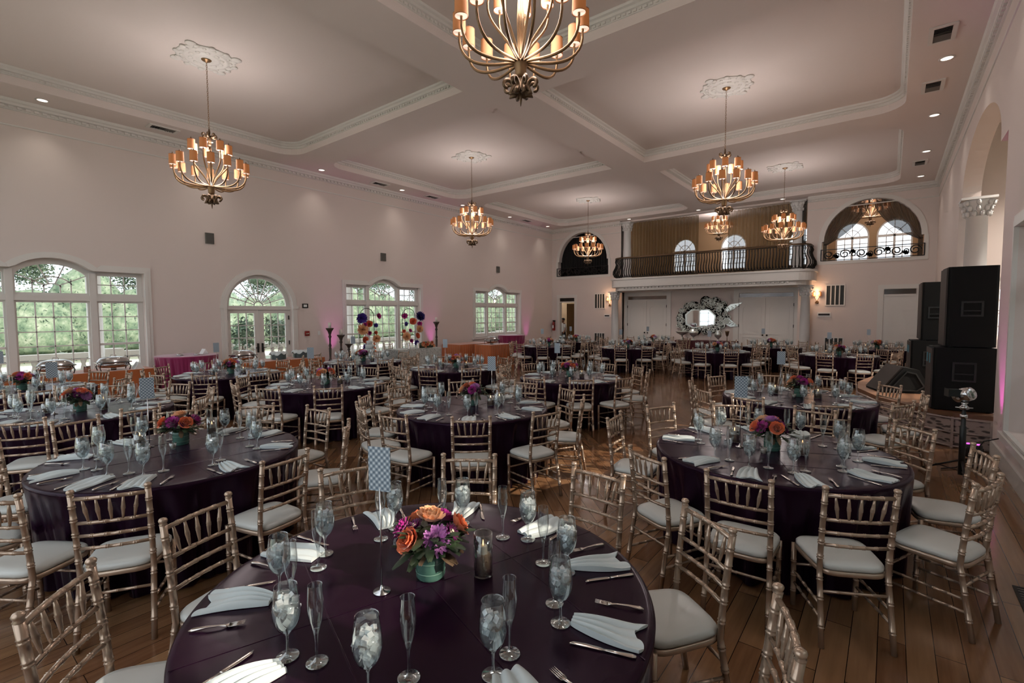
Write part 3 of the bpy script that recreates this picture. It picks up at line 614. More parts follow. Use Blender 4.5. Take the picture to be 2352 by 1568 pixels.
# ------------------------------------------------------------------ chandeliers
def spiral(c, dirv, r0, turns=1.15, n=16, sgn=1, start=-90):
    """curl in the vertical plane along dirv"""
    ps = []
    for i in range(n+1):
        t = i/n; a = R(start)+sgn*t*turns*2*PI; r = r0*(1-.72*t)
        ps.append(Vector(c)+Vector((dirv[0]*math.cos(a)*r, dirv[1]*math.cos(a)*r, math.sin(a)*r)))
    return ps
def chandelier_protos(scale=1.0):
    P = {}
    b = MB(); b.lathe([(.075, -.002), (.085, -.02), (.07, -.035), (.03, -.05), (.012, -.07)], 20); P['canopy'] = b.mesh('canopy', M['bronze'])
    b = MB(); z = -.07; k = 0
    while z > -1.25:
        ps = [(.011*math.cos(2*PI*i/10), 0, z-.024+.024*math.sin(2*PI*i/10)) for i in range(11)]
        if k % 2: ps = [(p[1], p[0], p[2]) for p in ps]
        b.tube(ps, .0035, 5, cap=False); z -= .038; k += 1
    P['chain'] = b.mesh('chain', M['bronze'])
    b = MB()
    for k in range(6):
        a = 2*PI*k/6+.3; d = (math.cos(a), math.sin(a))
        c = (d[0]*.085, d[1]*.085, -1.36); sp = spiral(c, d, .05, 1.1, 14, 1, 180)
        b.tube([(d[0]*.015, d[1]*.015, -1.52), (d[0]*.02, d[1]*.02, -1.42)]+sp, [.012]*2+[.014-.0006*i for i in range(15)], 6, flat=1.5)
    b.lathe([(.01, -1.24), (.02, -1.3), (.015, -1.4), (.034, -1.44), (.022, -1.47), (.034, -1.52), (.012, -1.56)], 12); P['crown_scroll'] = b.mesh('crown_scroll', M['dkbronze'])
    b = MB(); b.tube([(0, 0, -1.5), (0, 0, -2.3)], .008, 6)
    for k in range(4):
        a = PI/2*k; b.tube([(.012*math.cos(a), .012*math.sin(a), -1.55), (.035*math.cos(a), .035*math.sin(a), -1.9), (.02*math.cos(a), .02*math.sin(a), -2.3)], .006, 6)
    P['stem'] = b.mesh('stem', M['bronze'])
    b = MB(); b.lathe([(.062, -2.28), (.07, -2.29), (.066, -2.31), (.056, -2.335), (.052, -2.40), (.036, -2.43)], 18); P['bowl'] = b.mesh('bowl', M['bronze'])
    b = MB()
    for k in range(8):
        a = 2*PI*k/8; d = (math.cos(a), math.sin(a)); c = (d[0]*.13, d[1]*.13, -2.51)
        sp = spiral(c, d, .055, 1.05, 14, 1, 200)
        b.tube([(d[0]*.02, d[1]*.02, -2.40), (d[0]*.03, d[1]*.03, -2.52), (d[0]*.06, d[1]*.06, -2.58)]+spiral(c, d, .072, .95, 14, -1, 250), [.010, .013, .016]+[.019-.0006*i for i in range(15)], 6, flat=1.5)
    b.tube([(0, 0, -2.42), (0, 0, -2.62), (0, 0, -2.69)], [.012, .014, .003], 8); P['base_scroll'] = b.mesh('base_scroll', M['dkbronze'])
    def bez(p, n=16):
        out = []
        for i in range(n+1):
            t = i/n; q = [Vector(x) for x in p]
            while len(q) > 1: q = [q[j]*(1-t)+q[j+1]*t for j in range(len(q)-1)]
            out.append(q[0])
        return out
    b = MB(); ps = bez([(.03, 0, -2.30), (.10, 0, -2.26), (.36, 0, -2.36), (.60, 0, -2.30), (.58, 0, -2.02)]); b.tube(ps, [.011+.004*math.sin(PI*i/16) for i in range(17)], 7); b.tube([ps[-1], (.58, 0, -1.98)], .012, 7); P['armL'] = b.mesh('arm', M['bronze'])
    b = MB(); ps = bez([(.025, 0, -2.30), (.06, 0, -2.16), (.14, 0, -2.02), (.36, 0, -1.95), (.30, 0, -1.70)]); b.tube(ps, [.010+.003*math.sin(PI*i/16) for i in range(17)], 7); b.tube([ps[-1], (.30, 0, -1.66)], .012, 7); P['armU'] = b.mesh('arm', M['bronze'])
    b = MB(); b.lathe([(.062, 0), (.0625, .004), (.061, .085), (.059, .168), (.058, .172)], 18, mi=0, cap=False); b.lathe([(.0005, .004), (.058, .004)], 18, mi=1, cap=False); b.lathe([(.0585, .171), (.0005, .171)], 18, mi=2, cap=False)
    b.lathe([(.0630, -.002), (.0635, .006)], 18, mi=2, cap=False); b.lathe([(.0600, .166), (.0605, .173)], 18, mi=2, cap=False)
    b.lathe([(.012, .172), (.016, .182), (.004, .215), (.001, .225)], 8, mi=3); P['shade'] = b.mesh('lamp_shade', [M['shade'], M['diff'], mat('shade_trim', '#9a6a48', .7), M['dkbronze']])
    return P
CP = chandelier_protos()
def chandelier(x, y, z, label, rz=0, s=1, light=True, group='big chandeliers under the ceiling roses'):
    t = thing('chandelier', label, 'chandelier', (x, y, z), rz, group); t.scale = (s, s, s)
    for n in ('canopy', 'chain', 'crown_scroll', 'stem', 'bowl', 'base_scroll'): put(n, CP[n], t)
    for n, R_, zz, key in ((14, .58, -2.0, 'armL'), (7, .30, -1.68, 'armU')):
        for k in range(n):
            a = 2*PI*k/n+(.1 if n == 7 else 0); put('arm', CP[key], t, (0, 0, 0), a)
            put('lamp_shade', CP['shade'], t, (R_*math.cos(a), R_*math.sin(a), zz), a)
    if light:
        for dz, wf in ((-1.62, .5), (-2.22, .5)):
            l = bpy.data.lights.new('chandelier_light', 'POINT'); l.energy = CHAND_W*wf; l.color = CHAND_C; l.shadow_soft_size = .3
            o = bpy.data.objects.new('chandelier_light', l); COL.objects.link(o); o.parent = t; o.location = (0, 0, dz)
XA, XB = (PL+BX0)/2, (BX1+PR)/2; YA, YBm, YC = 3.78, (C1F+C2N)/2, (C2F+PB)/2+.05
for x, y, lab, rz in ((XA, YA, 'bronze two-tier chandelier hanging nearest the big left window', .1), (XA, YBm, 'bronze two-tier chandelier before the flower-stand window', .3), (XA, YC, 'bronze two-tier chandelier before the dark arch', .2),
        (XB, YA, 'bronze chandelier hanging closest overhead, cut off by the top edge', .17), (XB, YBm, 'bronze chandelier over the table row nearest the stage alcove', .4), (XB, YC, 'bronze chandelier hanging before the right end of the balcony', .25)):
    chandelier(x, y, H2-.01, lab, rz)
for x, y, lab in ((-6.5, 24.2, 'chandelier behind the balcony curtains'), (-.75, 23.8, 'chandelier inside the draped right arch')): chandelier(x, y, 7.95, lab, .2, 1.0, True, 'chandeliers of the upper room')
# ceiling roses
b = MB(); b.lathe([(.47, 0), (.47, -.012), (.43, -.02), (.42, -.012), (.36, -.014), (.35, -.028), (.31, -.03), (.30, -.016), (.22, -.016), (.21, -.03), (.15, -.032), (.12, -.02), (.08, -.03)], 40)
for n, rr, s_ in ((12, .46, .055), (16, .385, .03), (10, .25, .04), (8, .15, .035)):
    for k in range(n):
        a = 2*PI*k/n; blob(b, (rr*math.cos(a), rr*math.sin(a), -.016), s_, .45, 8)
for k in range(4):
    a = PI/2*k+.4; blob(b, (.52*math.cos(a), .52*math.sin(a), -.01), .09, .25, 10)
rm = b.mesh('ceiling_rose', M['trim'])
for i, (x, y) in enumerate(((XA, YA), (XA, YBm), (XA, YC), (XB, YA), (XB, YBm), (XB, YC))):
    tag(put('ceiling_rose', rm, None, (x, y, H2), rnd.uniform(0, 1)), 'white plaster ceiling rose above the chandelier '+['nearest the big left window', 'before the flower-stand window', 'before the dark arch', 'closest overhead', 'in the row nearest the stage alcove', 'before the right end of the balcony'][i], 'ceiling rose', 'ceiling roses')
# recessed cans, vents
canr = MB(); canr.lathe([(.11, 0), (.115, -.008), (.085, -.012), (.082, -.002)], 20, cap=False); canr = canr.mesh('can_ring', M['trim'])
canl = MB(); canl.lathe([(.083, -.006), (.0005, -.006)], 20, cap=False); canl = canl.mesh('can_lens', M['bulb'])
def can(x, y, z, label, power, s=1, group='recessed ceiling lights'):
    t = thing('recessed_light', label, 'ceiling light', (x, y, z), 0, group); t.scale = (s, s, s); put('trim_ring', canr, t); put('lens', canl, t)
    if power:
        l = bpy.data.lights.new('can_spot', 'SPOT'); l.energy = power; l.spot_size = R(95); l.spot_blend = 1; l.color = (1, .9, .8); l.shadow_soft_size = .08
        o = bpy.data.objects.new('can_spot', l); COL.objects.link(o); o.location = (x, y, z-.02)
ordn = ['first', 'second', 'third', 'fourth', 'fifth', 'sixth', 'seventh', 'eighth', 'ninth', 'tenth']
for k in range(7):
    y = 2.12+3.06*k; can(-13.68, y, H1, 'recessed light along the window wall, %s from the camera end' % ordn[k], CAN_W*6)
for k in range(7):
    y = 2.2+3.06*k
    can(.62, y, H1, 'recessed light above the stage side, %s from the camera end' % ordn[k], CAN_W*6)
for k, x in enumerate((-9.7, -6.57, -3.41)): can(x, 21.3, H1, 'recessed light in front of the balcony opening, %s from the left' % ordn[k], CAN_W*4)
for k, x in enumerate((-9.3, -7.9, -6.9, -5.4, -3.8)): can(x, YF+.45, 2.96, 'small downlight under the balcony, %s from the left' % ordn[k], CAN_W*8, .7, 'downlights under the balcony')
def vent(x, y, label, rz=0):
    t = thing('ceiling_vent', label, 'air vent', (x, y, H1), rz, 'ceiling air vents')
    b = MB(); b.prism([(-.3, -.17), (.3, -.17), (.3, .17), (-.3, .17)], [[(-.24, -.11), (.24, -.11), (.24, .11), (-.24, .11)]], fz(0), -.02, 0); b.build('frame', M['trim'], t)
    b = MB(); b.box(-.24, .24, -.11, .11, -.004, 0); b.build('backing', M['black'], t)
    b = MB()
    for s in (-1, 1):
        for k in range(4): b.obox((s*(.06+.05*k), 0, -.012), .03, .22, .003, Matrix.Rotation(R(s*40), 3, 'Y'))
    b.build('louvre', M['grey'], t)
for k, (x, y) in enumerate(((-13.55, 4.15), (-13.6, 10.3), (-13.6, 12.65), (-13.6, 18.6))): vent(x, y, 'square black ceiling vent along the window wall, %s from the camera end' % ordn[k], PI/2)
for k, (x, y) in enumerate(((.5, 10.35), (.5, 12.6), (.53, 18.7))): vent(x, y, 'black slotted ceiling vent above the stage side, %s from the camera end' % ordn[k], PI/2)
# ------------------------------------------------------------------ back wall furniture
def wall_grille(x0, x1, z0, z1, label):
    t = thing('wall_grille', label, 'vent grille', ((x0+x1)/2, YB, z0), 0, 'tall return air grilles'); hw = (x1-x0)/2; h = z1-z0
    b = MB(); b.prism([(-hw-.04, -.04), (hw+.04, -.04), (hw+.04, h+.04), (-hw-.04, h+.04)], [[(-hw, 0), (hw, 0), (hw, h), (-hw, h)]], fy(0), -.03, 0)
    for k in range(1, 4): b.box(-hw+2*hw*k/4-.018, -hw+2*hw*k/4+.018, -.03, 0, 0, h)
    b.build('frame', M['trim'], t)
    b = MB(); b.box(-hw, hw, -.008, 0, 0, h); b.build('screen', mat('grille_screen', '#23241f', .5) if 'grille_screen' not in bpy.data.materials else bpy.data.materials['grille_screen'], t)
wall_grille(-11.62, -11.1, 2.2, 2.88, 'upper wall grille left of the left wall lamp'); wall_grille(-11.62, -11.1, .3, .95, 'low wall grille left of the left column')
wall_grille(-1.92, -1.38, 2.22, 2.93, 'upper wall grille right of the right wall lamp'); wall_grille(-1.92, -1.38, .28, .98, 'low wall grille right of the right column')
def sconce(x, z, label):
    t = thing('wall_sconce', label, 'wall lamp', (x, YB, z), 0, 'two-shade wall lamps')
    b = MB(); b.lathe([(.001, 0), (.06, -.002), (.05, -.03), (.02, -.04)], 14); me = b.mesh('mount', M['bronze']); me.transform(Matrix.Rotation(R(-90), 4, 'X')); me.transform(Matrix.Translation((0, -.0, -.22))); me.transform(Matrix.Scale(-1, 4, (0, 1, 0))) if False else None
    put('mount', me, t)
    for s in (-1, 1):
        b = MB(); b.tube([(0, -.04, -.22), (s*.02, -.07, -.16), (s*.06, -.09, -.08), (s*.085, -.1, 0)], .009, 6); b.tube([(0, -.05, -.22)]+[tuple(p) for p in spiral((s*.03, -.05, -.25), (s, 0), .035, 1, 10, -1, 90)], .008, 6); b.build('arm', M['bronze'], t)
        o = put('lamp_shade', CP['shade'], t, (s*.09, -.1, 0)); o.scale = (1, 1, .9)
    l = bpy.data.lights.new('sconce_light', 'POINT'); l.energy = 9; l.color = (1, .6, .35); l.shadow_soft_size = .08; o = bpy.data.objects.new('sconce_light', l); COL.objects.link(o); o.parent = t; o.location = (0, -.22, .1)
sconce(-10.8, 2.55, 'bronze two-shade wall lamp at the left end of the balcony'); sconce(-2.22, 2.55, 'bronze two-shade wall lamp at the right end of the balcony')
# balcony railing: belly balusters, handrail
t = thing('balcony_railing', 'black iron balcony railing with bellied balusters and dark handrail', 'railing', (0, 0, 3.52))
path = []; x0, x1, yf, r = -10.2, -2.4, YF+.12, .5
path = [(x0, YB-.05)]+arcpts(x0+r, yf+r, r, r, 180, 270, 8)+arcpts(x1-r, yf+r, r, r, 270, 360, 8)+[(x1, YB-.05)]
def along(path, step):
    out = []; acc = 0; nxt = step/2
    for a, c in zip(path, path[1:]):
        a, c = Vector(a), Vector(c); L = (c-a).length; d = (c-a)/L
        while nxt <= acc+L: out.append((a+d*(nxt-acc), Vector((d.y, -d.x)))); nxt += step
        acc += L
    return out
b = MB(); b.tube([(p[0], p[1], .92) for p in path], .035, 10); b.build('handrail', M['dkbronze'], t)
b = MB(); b.tube([(p[0], p[1], .06) for p in path], .02, 6); b.tube([(p[0], p[1], .86) for p in path], .014, 6); b.build('rail', M['black'], t)
b = MB(); b.tube([(0, 0, .06), (.05, 0, .10), (.125, 0, .22), (.12, 0, .34), (.03, 0, .52), (-.01, 0, .66), (.03, 0, .78), (0, 0, .87)], [.018, .021, .022, .021, .018, .018, .018, .017], 5); b.lathe([(.01, .08), (.035, .10), (.035, .13), (.01, .15)], 8, (.06, 0, 0)); bme = b.mesh('baluster', M['black'])
for p, n in along(path, .105)[:98]: put('baluster', bme, t, (p.x, p.y, 0), math.atan2(n.y, n.x))
# scroll railings in the two side arches
def scroll_rail(x0, x1, z, label):
    t = thing('arch_railing', label, 'railing', (0, YB-.04, z), 0, 'scrolled railings in the side arches'); b = MB()
    for q in (0.0, .40): b.box(x0, x1, -.02, .02, q, q+.025)
    b.box(x0, x0+.03, -.02, .02, 0, .42); b.box(x1-.03, x1, -.02, .02, 0, .42); b.build('frame', M['black'], t)
    b = MB(); n = 6; wd = (x1-x0)/n
    for k in range(n):
        cx = x0+wd*(k+.5); s = 1 if k % 2 else -1
        b.tube([(cx+p.x, 0, .22+p.z*s) for p in spiral((0, 0, 0), (1, 0), .17, 1.5, 22, 1, 0)], .02, 5)
        if k < n-1: b.tube([(cx+wd*.5+p.x, 0, .2+p.z*s) for p in spiral((0, 0, 0), (-1, 0), .11, 1.2, 16, 1, 0)], .018, 5)
    b.build('scrollwork', M['black'], t)
    b = MB()
    for k in range(n-1):
        cx = x0+wd*(k+1); b.obox((cx, -.01, .3 if k % 2 else .14), .16, .02, .10, Matrix.Rotation(R(25), 3, 'Y')); b.obox((cx, -.01, .3 if k % 2 else .14), .11, .02, .14, Matrix.Rotation(R(-20), 3, 'Y'))
    b.build('leaf', M['black'], t)
scroll_rail(-13.84, -10.9, 3.85, 'black scrolled railing in the dark left arch'); scroll_rail(-2.15, .84, 3.85, 'black scrolled railing in the draped right arch')
# curtains
def curtain(x0, x1, z0, z1, y, m, label, amp=.05, waves=None, cat='curtain', fn=None, group=None):
    b = MB(); n = int((x1-x0)*40); waves = waves or (x1-x0)*7; vs = []; nz = 14
    for j in range(nz+1):
        v = j/nz
        for i in range(n+1):
            u = i/n; x = x0+(x1-x0)*u; yy = y+amp*math.sin(u*waves*2*PI+.6*math.sin(u*23))*(1-.2*v); z = z0+(z1-z0)*v
            if fn: x, z = fn(u, v, x, z)
            vs.append((x, yy, z))
    b.add(vs, [(j*(n+1)+i, j*(n+1)+i+1, (j+1)*(n+1)+i+1, (j+1)*(n+1)+i) for j in range(nz) for i in range(n)], 0, True)
    o = b.build('curtain', m); return tag(o, label, cat, group)
curtain(-9.78, -6.72, 3.52, 6.18, YB+.2, M['curtain'], 'sheer gold curtain panel left of the middle of the balcony', group='curtains of the balcony opening')
curtain(-5.5, -3.15, 3.52, 6.18, YB+.2, M['curtain'], 'sheer gold curtain panel at the right of the balcony', group='curtains of the balcony opening')
curtain(-10.25, -10.12, 3.52, 6.18, YB+.0, M['dkcurtain'], 'narrow dark drape left of the upper left column', .03, 2, group='curtains of the balcony opening')
curtain(-2.78, -2.64, 3.52, 6.18, YB+.0, M['dkcurtain'], 'narrow dark drape right of the upper right column', .03, 2, group='curtains of the balcony opening')
curtain(-14.1, -10.82, 3.86, 6.25, YB+.34, mat('black_sheer', '#0f0f0e', .9), 'black drape filling the left arch', group='drapes of the side arches')
def swag(s):
    def f(u, v, x, z):      # gathered towards the side at the lower end
        if s > 0: q = 1-u
        else: q = u
        side = .78 if s > 0 else -2.1; top = 5.98-.0*q; k = (1-v)**1.5
        return (x*(1-k)+(side-s*.12*q)*k, 4.45+(top-4.45)*v-.25*q*(1-v)*v*2)
    return f
curtain(-2.1, -.68, 4.4, 6.0, YB+.18, M['dkcurtain'], 'swagged dark drape on the left of the right arch', fn=swag(-1), group='drapes of the side arches')
curtain(-.64, .78, 4.4, 6.0, YB+.18, M['dkcurtain'], 'swagged dark drape on the right of the right arch', fn=swag(1), group='drapes of the side arches')
curtain(-2.1, -1.98, 3.86, 4.5, YB+.18, M['dkcurtain'], 'tail of the dark drape at the left foot of the right arch', .02, 2, group='drapes of the side arches')
curtain(.66, .79, 3.86, 4.5, YB+.18, M['dkcurtain'], 'tail of the dark drape at the right foot of the right arch', .02, 2, group='drapes of the side arches')
# mirror with carved mirrored frame
t = thing('ornate_mirror', 'ornate carved mirror with octagonal glass and pointed mirrored leaves', 'mirror', (-6.45, YR-.02, 0))
s_ = 1.02; oc = [(-.72, 1.45), (-.45, 1.32), (.15, 1.32), (.42, 1.45), (.45, 1.8), (.2, 2.05), (-.5, 2.05), (-.75, 1.85)]
b = MB(); b.prism(oc, [], fy(0), -.06, -.03); b.build('mirror_glass', M['mirror'], t)
b = MB(); b.prism([(p[0]*1.1+.01, (p[1]-1.68)*1.12+1.68) for p in oc], [oc], fy(0), -.08, -.0); b.build('inner_frame', M['silverorn'], t)
rr = random.Random(11); b = MB(); c2 = MB()
bl = [(-1.02, 1.7, .24), (-.95, 1.95, .2), (-.7, 2.2, .22), (-.4, 2.25, .22), (-1.0, 1.45, .2), (-.8, 1.22, .2), (-.3, 1.15, .2), (.1, 1.18, .2), (.45, 1.28, .25), (.7, 1.5, .28), (.75, 1.8, .28), (.6, 2.1, .28), (.3, 2.3, .28), (.05, 2.45, .26), (.45, 2.4, .26), (.75, 2.25, .22), (.9, 1.65, .2), (-.1, 2.2, .18)]
for (x, z, r) in bl:
    for q in range(11):
        a = rr.uniform(0, 6.28); cx = x+rr.uniform(-.14, .14); cz = z+rr.uniform(-.14, .14)
        ps = [(cx+p.x, -.07-rr.uniform(0, .02), cz+p.z) for p in spiral((0, 0, 0), (rr.choice((-1, 1)), 0), r*rr.uniform(.28, .5), 1.1, 12, 1, rr.uniform(0, 360))]
        b.tube(ps, [.036-.0016*i for i in range(13)], 5, flat=.6)
    c2.lathe([(r*.9, 0), (r*.9, .02)], 10, (0, 0, 0)); n0 = len(c2.v)-20
    for i in range(n0, len(c2.v)): vx, vy, vz = c2.v[i]; c2.v[i] = (x+vx, -.03+vz, z+vy)
b.build('carved_scroll', M['silverorn'], t); c2.build('backing', M['black'], t)
for pts in ([(.85, 2.1), (1.1, 2.3), (1.55, 2.36), (1.25, 2.12), (.85, 1.9)], [(.85, 1.75), (1.05, 1.7), (1.4, 1.38), (1.1, 1.34), (.8, 1.5)]):
    b = MB(); b.prism(pts, [], fy(0), -.07, -.02); 
    for q in range(5):
        a = Vector(pts[0])*(1-q/5)+Vector(pts[2])*(q/5); c = Vector(pts[4])*(1-q/5)+Vector(pts[2])*(q/5); b.tube([(a.x, -.08, a.y), ((a.x+c.x)/2+.08, -.09, (a.y+c.y)/2), (c.x, -.08, c.y)], .015, 5)
    b.build('pointed_leaf', M['silverorn'], t)
# display table under the mirror with silver vessels
t = thing('display_table', 'dark red cloth table with silver vessels below the ornate mirror', 'table', (-6.1, YB-.55, 0)); b = MB()
b.hfield(40, 4, lambda u, v: (-1.2+2.4*u, -.35+.7*v, .775), .76); b.build('tabletop', M['dkred'], t)
b = MB(); n = 120; P_ = [(-1.2, -.35), (1.2, -.35), (1.2, .35), (-1.2, .35)]
def boxskirt(b, hx, hy, z1, amp=.02, z0=.01, step=.04, wl=.16, rnd_=None):
    per = []; cs = [(-hx, -hy), (hx, -hy), (hx, hy), (-hx, hy)]
    for i in range(4):
        a, c = Vector(cs[i]), Vector(cs[(i+1) % 4]); L = (c-a).length; k = max(2, int(L/step)); nv = Vector(((c-a).y, -(c-a).x)).normalized()
        for j in range(k): per.append((a+(c-a)*j/k, nv))
    N = len(per); vs = []
    for zi in range(5):
        v = zi/4
        for i, (p, nv) in enumerate(per):
            s = i*step; o = amp*v*(.9+math.sin(s*2*PI/wl+1.3*math.sin(s*2.1))); q = p+nv*o; vs.append((q.x, q.y, z1+(z0-z1)*v))
    b.add(vs, [(z*N+i, (z+1)*N+i, (z+1)*N+(i+1) % N, z*N+(i+1) % N) for z in range(4) for i in range(N)], 0, True)
boxskirt(b, 1.2, .35, .775); b.build('cloth_skirt', M['dkred'], t)
def item(name, prof, m, x, y, z, label, cat, group=None, n=16, blobs=None):
    b = MB(); b.lathe(prof, n)
    if blobs:
        for q in blobs: blob(b, q[:3], q[3])
    return tag(b.build(name, m, None, (x, y, z)), label, cat, group)
for x, y, pf, lab in ((-6.6, YB-.62, [(.1, 0), (.11, .02), (.03, .05), (.025, .14), (.07, .17), (.19, .28), (.21, .38), (.17, .4), (.13, .46), (.03, .52)], 'large lidded silver urn on the dark red table'),
        (-7.1, YB-.55, [(.12, 0), (.03, .04), (.03, .2), (.2, .28), (.27, .36), (.27, .38)], 'silver footed bowl at the left of the display table'), (-5.6, YB-.6, [(.08, 0), (.02, .04), (.04, .1), (.14, .2), (.15, .3), (.1, .4), (.12, .44)], 'round silver vase at the right below the mirror'),
        (-5.25, YB-.6, [(.05, 0), (.015, .03), (.012, .18), (.05, .24), (.075, .36), (.09, .42)], 'bronze goblet at the right of the display table')):
    item('silver_vessel', pf, M['silverorn'] if 'bronze' not in lab else M['dkbronze'], x, y, .776, lab, 'vessel', 'vessels on the display table')
# small wall devices
def plate(x, z, wd, h, m, label, cat, y=YB, dep=.03):
    b = MB(); b.box(-wd/2, wd/2, -dep, 0, -h/2, h/2); b.box(-wd/2+.03, wd/2-.03, -dep-.012, -dep, -h/5, h/5, 1); o = b.build(cat.replace(' ', '_'), [m, M['ink']], None, (x, y, z)); return tag(o, label, cat)
plate(-10.95, 1.82, .3, .16, M['white'], 'white control panel beside the left column', 'control panel'); plate(-1.98, 1.86, .42, .17, M['white'], 'white control panel beside the right column', 'control panel')
b = MB(); b.lathe([(.07, 0), (.075, .02), (.075, .38), (.05, .44), (.02, .47)], 14, (0, -.1, 0)); b.box(-.05, .05, -.12, -.02, .47, .53, 1); b.tube([(.03, -.12, .5), (.1, -.14, .42), (.08, -.15, .2)], .012, 6, 1); b.box(-.04, .04, -.185, -.172, .12, .27, 2)
tag(b.build('fire_extinguisher', [M['redp'], M['black'], M['white']], None, (-14.0, YB, 1.05)), 'red fire extinguisher on the wall left of the side door', 'fire extinguisher')
b = MB(); b.box(0, .03, -.09, .09, 0, .13); b.box(.03, .045, -.06, .04, .03, .10, 1); tag(b.build('alarm_strobe', [M['black'], M['white']], None, (XL, 7.86, 2.14)), 'black alarm strobe right of the French door', 'alarm')
b = MB(); b.box(0, .03, -.07, .07, 0, .15); b.box(.03, .04, -.05, .05, .05, .09, 1); tag(b.build('pull_station', [M['redp'], M['cut']], None, (XL, 7.9, 1.28)), 'red fire pull station right of the French door', 'fire alarm')
b = MB(); b.box(0, .012, -.04, .04, 0, .12); b.box(.012, .02, -.012, .012, .04, .08); tag(b.build('light_switch', M['white'], None, (XL, 8.3, 1.3)), 'white light switch right of the fire pull station', 'light switch')
for i, y in enumerate((5.27, 10.8, 17.13)):
    t = thing('wall_speaker', ['grey wall speaker above the space beside the French door', 'grey wall speaker above the flower-stand window', 'grey wall speaker above the farthest window'][i], 'wall speaker', (XL, y, 3.8), 0, 'grey wall speakers')
    b = MB(); b.box(0, .05, -.1, .1, 0, .28); b.build('frame', M['grey'], t); b = MB(); b.box(.05, .056, -.09, .09, .01, .27); b.build('grille', mat('wall_speaker_grille', '#57544f', .8) if i == 0 else bpy.data.materials['wall_speaker_grille'], t)
# ------------------------------------------------------------------ dining chairs
def bamboo(b, pts, r, knots, n=8, mi=0):
    """tube along pts with double ring knots at given distances (0..1)"""
    P = [Vector(p) for p in pts]; L = [0]
    for a, c in zip(P, P[1:]): L.append(L[-1]+(c-a).length)
    T_ = L[-1]
    def at(s):
        s = max(0, min(T_, s))
        for i in range(len(P)-1):
            if s <= L[i+1]+1e-9: return P[i]+(P[i+1]-P[i])*((s-L[i])/max(1e-9, L[i+1]-L[i]))
        return P[-1]
    S = {0.0: r, T_: r}
    for q in L[1:-1]: S[q] = r
    for k in knots:
        c = k*T_; e = r*.28
        for d, rr in ((-e*2.4, r), (-e*1.6, r*1.22), (-e*.8, r*.98), (0, r*.98), (e*.8, r*.98), (e*1.6, r*1.22), (e*2.4, r)):
            if 0 < c+d < T_: S[c+d] = rr
    ks = sorted(S); b.tube([at(k) for k in ks], [S[k] for k in ks], n, mi)
SH, TOPZ = .43, .935
def post(s, z):     # centre line of a rear post at height z
    if z <= SH: t = z/SH; return (s*(.188-.008*t), .245-.075*t, z)
    t = (z-SH)/(TOPZ-SH); return (s*(.180+.004*t), .17+.055*t**1.3, z)
def railc(z, u, bow=.018):
    a, c = Vector(post(-1, z)), Vector(post(1, z)); p = a+(c-a)*u; p.y += bow*4*u*(1-u)*(1); return p
def chair_meshes(lo=False):
    n = 5 if lo else 8; G = M['gold']; P = []
    def part(name, b, m=G, loc=None): P.append((name, b.mesh(name, m)))
    for s in (-1, 1):
        b = MB(); bamboo(b, [post(s, z) for z in (0, .2, SH, .55, .7, .82, TOPZ-.02)], .0165, (.13, .3, .42, .56, .66, .74, .84, .93), n)
        t = post(s, TOPZ-.02); b.lathe([(.0165, 0), (.019, .004), (.013, .009), (.019, .016), (.021, .024), (.016, .033), (.004, .037)], n, t); part('leg', b)
    for s in (-1, 1):
        b = MB(); bamboo(b, [(s*.185, -.185, 0), (s*.19, -.18, SH-.005)], .0165, (.25, .5, .72), n); part('leg', b)
    b = MB()
    out = []
    def seat_outline(k=1.0, o=0):
        pts = []
        for i in range(32):
            a = 2*PI*i/32; ca, sa = math.cos(a), math.sin(a); e = .42
            x = abs(ca)**e*(1 if ca > 0 else -1); y = abs(sa)**e*(1 if sa > 0 else -1)
            wx = .212-.028*(y*.5+.5); pts.append((x*(wx*k+o), (y*.20)*k+o*y))
        return pts
    def seat(b, layers, mi):
        vs = []; N = 32
        for k, z in layers: vs += [(p[0], p[1], z) for p in seat_outline(k)]
        fs = [(j*N+i, j*N+(i+1) % N, (j+1)*N+(i+1) % N, (j+1)*N+i) for j in range(len(layers)-1) for i in range(N)]
        fs += [tuple(range(N-1, -1, -1)), tuple((len(layers)-1)*N+i for i in range(N))]; b.add(vs, fs, mi, True)
    seat(b, [(.97, .405), (1.0, .41), (1.0, .432), (.97, .436)], 0); part('seat_frame', b)
    b = MB(); seat(b, [(.94, .436), (.985, .445), (.985, .462), (.93, .476), (.75, .486), (.4, .492), (.05, .493)], 0); part('seat_cushion', b, M['cush'])
    rails = (.895, .745, .665, .588)
    for i, z in enumerate(rails):
        b = MB(); bamboo(b, [railc(z, u) for u in (0.03, .25, .5, .75, .97)], .0105 if i else .012, (.2, .4, .6, .8), n); part('back_rail', b)
    for i in range(5):
        u = .2+.15*i; b = MB(); lo_, hi = railc(.745, u), railc(.895, .14+.18*i)
        b.tube([lo_+(hi-lo_)*t for t in (.03, .25, .42, .47, .5, .53, .58, .75, .97)], [.0055, .0085, .0105, .0125, .0105, .0125, .0105, .0085, .0055], n); part('spindle', b)
    for z in (.16, .235):
        for s in (-1, 1):
            a = Vector((s*.186, -.183, z)); c = Vector(post(s, z-.0)); b = MB(); bamboo(b, [a, c], .009, (.2, .4, .6, .8), n); part('stretcher', b)
    b = MB(); bamboo(b, [(-.183, -.183, .28), (.183, -.183, .28)], .009, (.25, .5, .75), n); part('stretcher', b)
    b = MB(); bamboo(b, [post(-1, .31), post(1, .31)], .009, (.25, .5, .75), n); part('stretcher', b)
    return P
CH = chair_meshes()
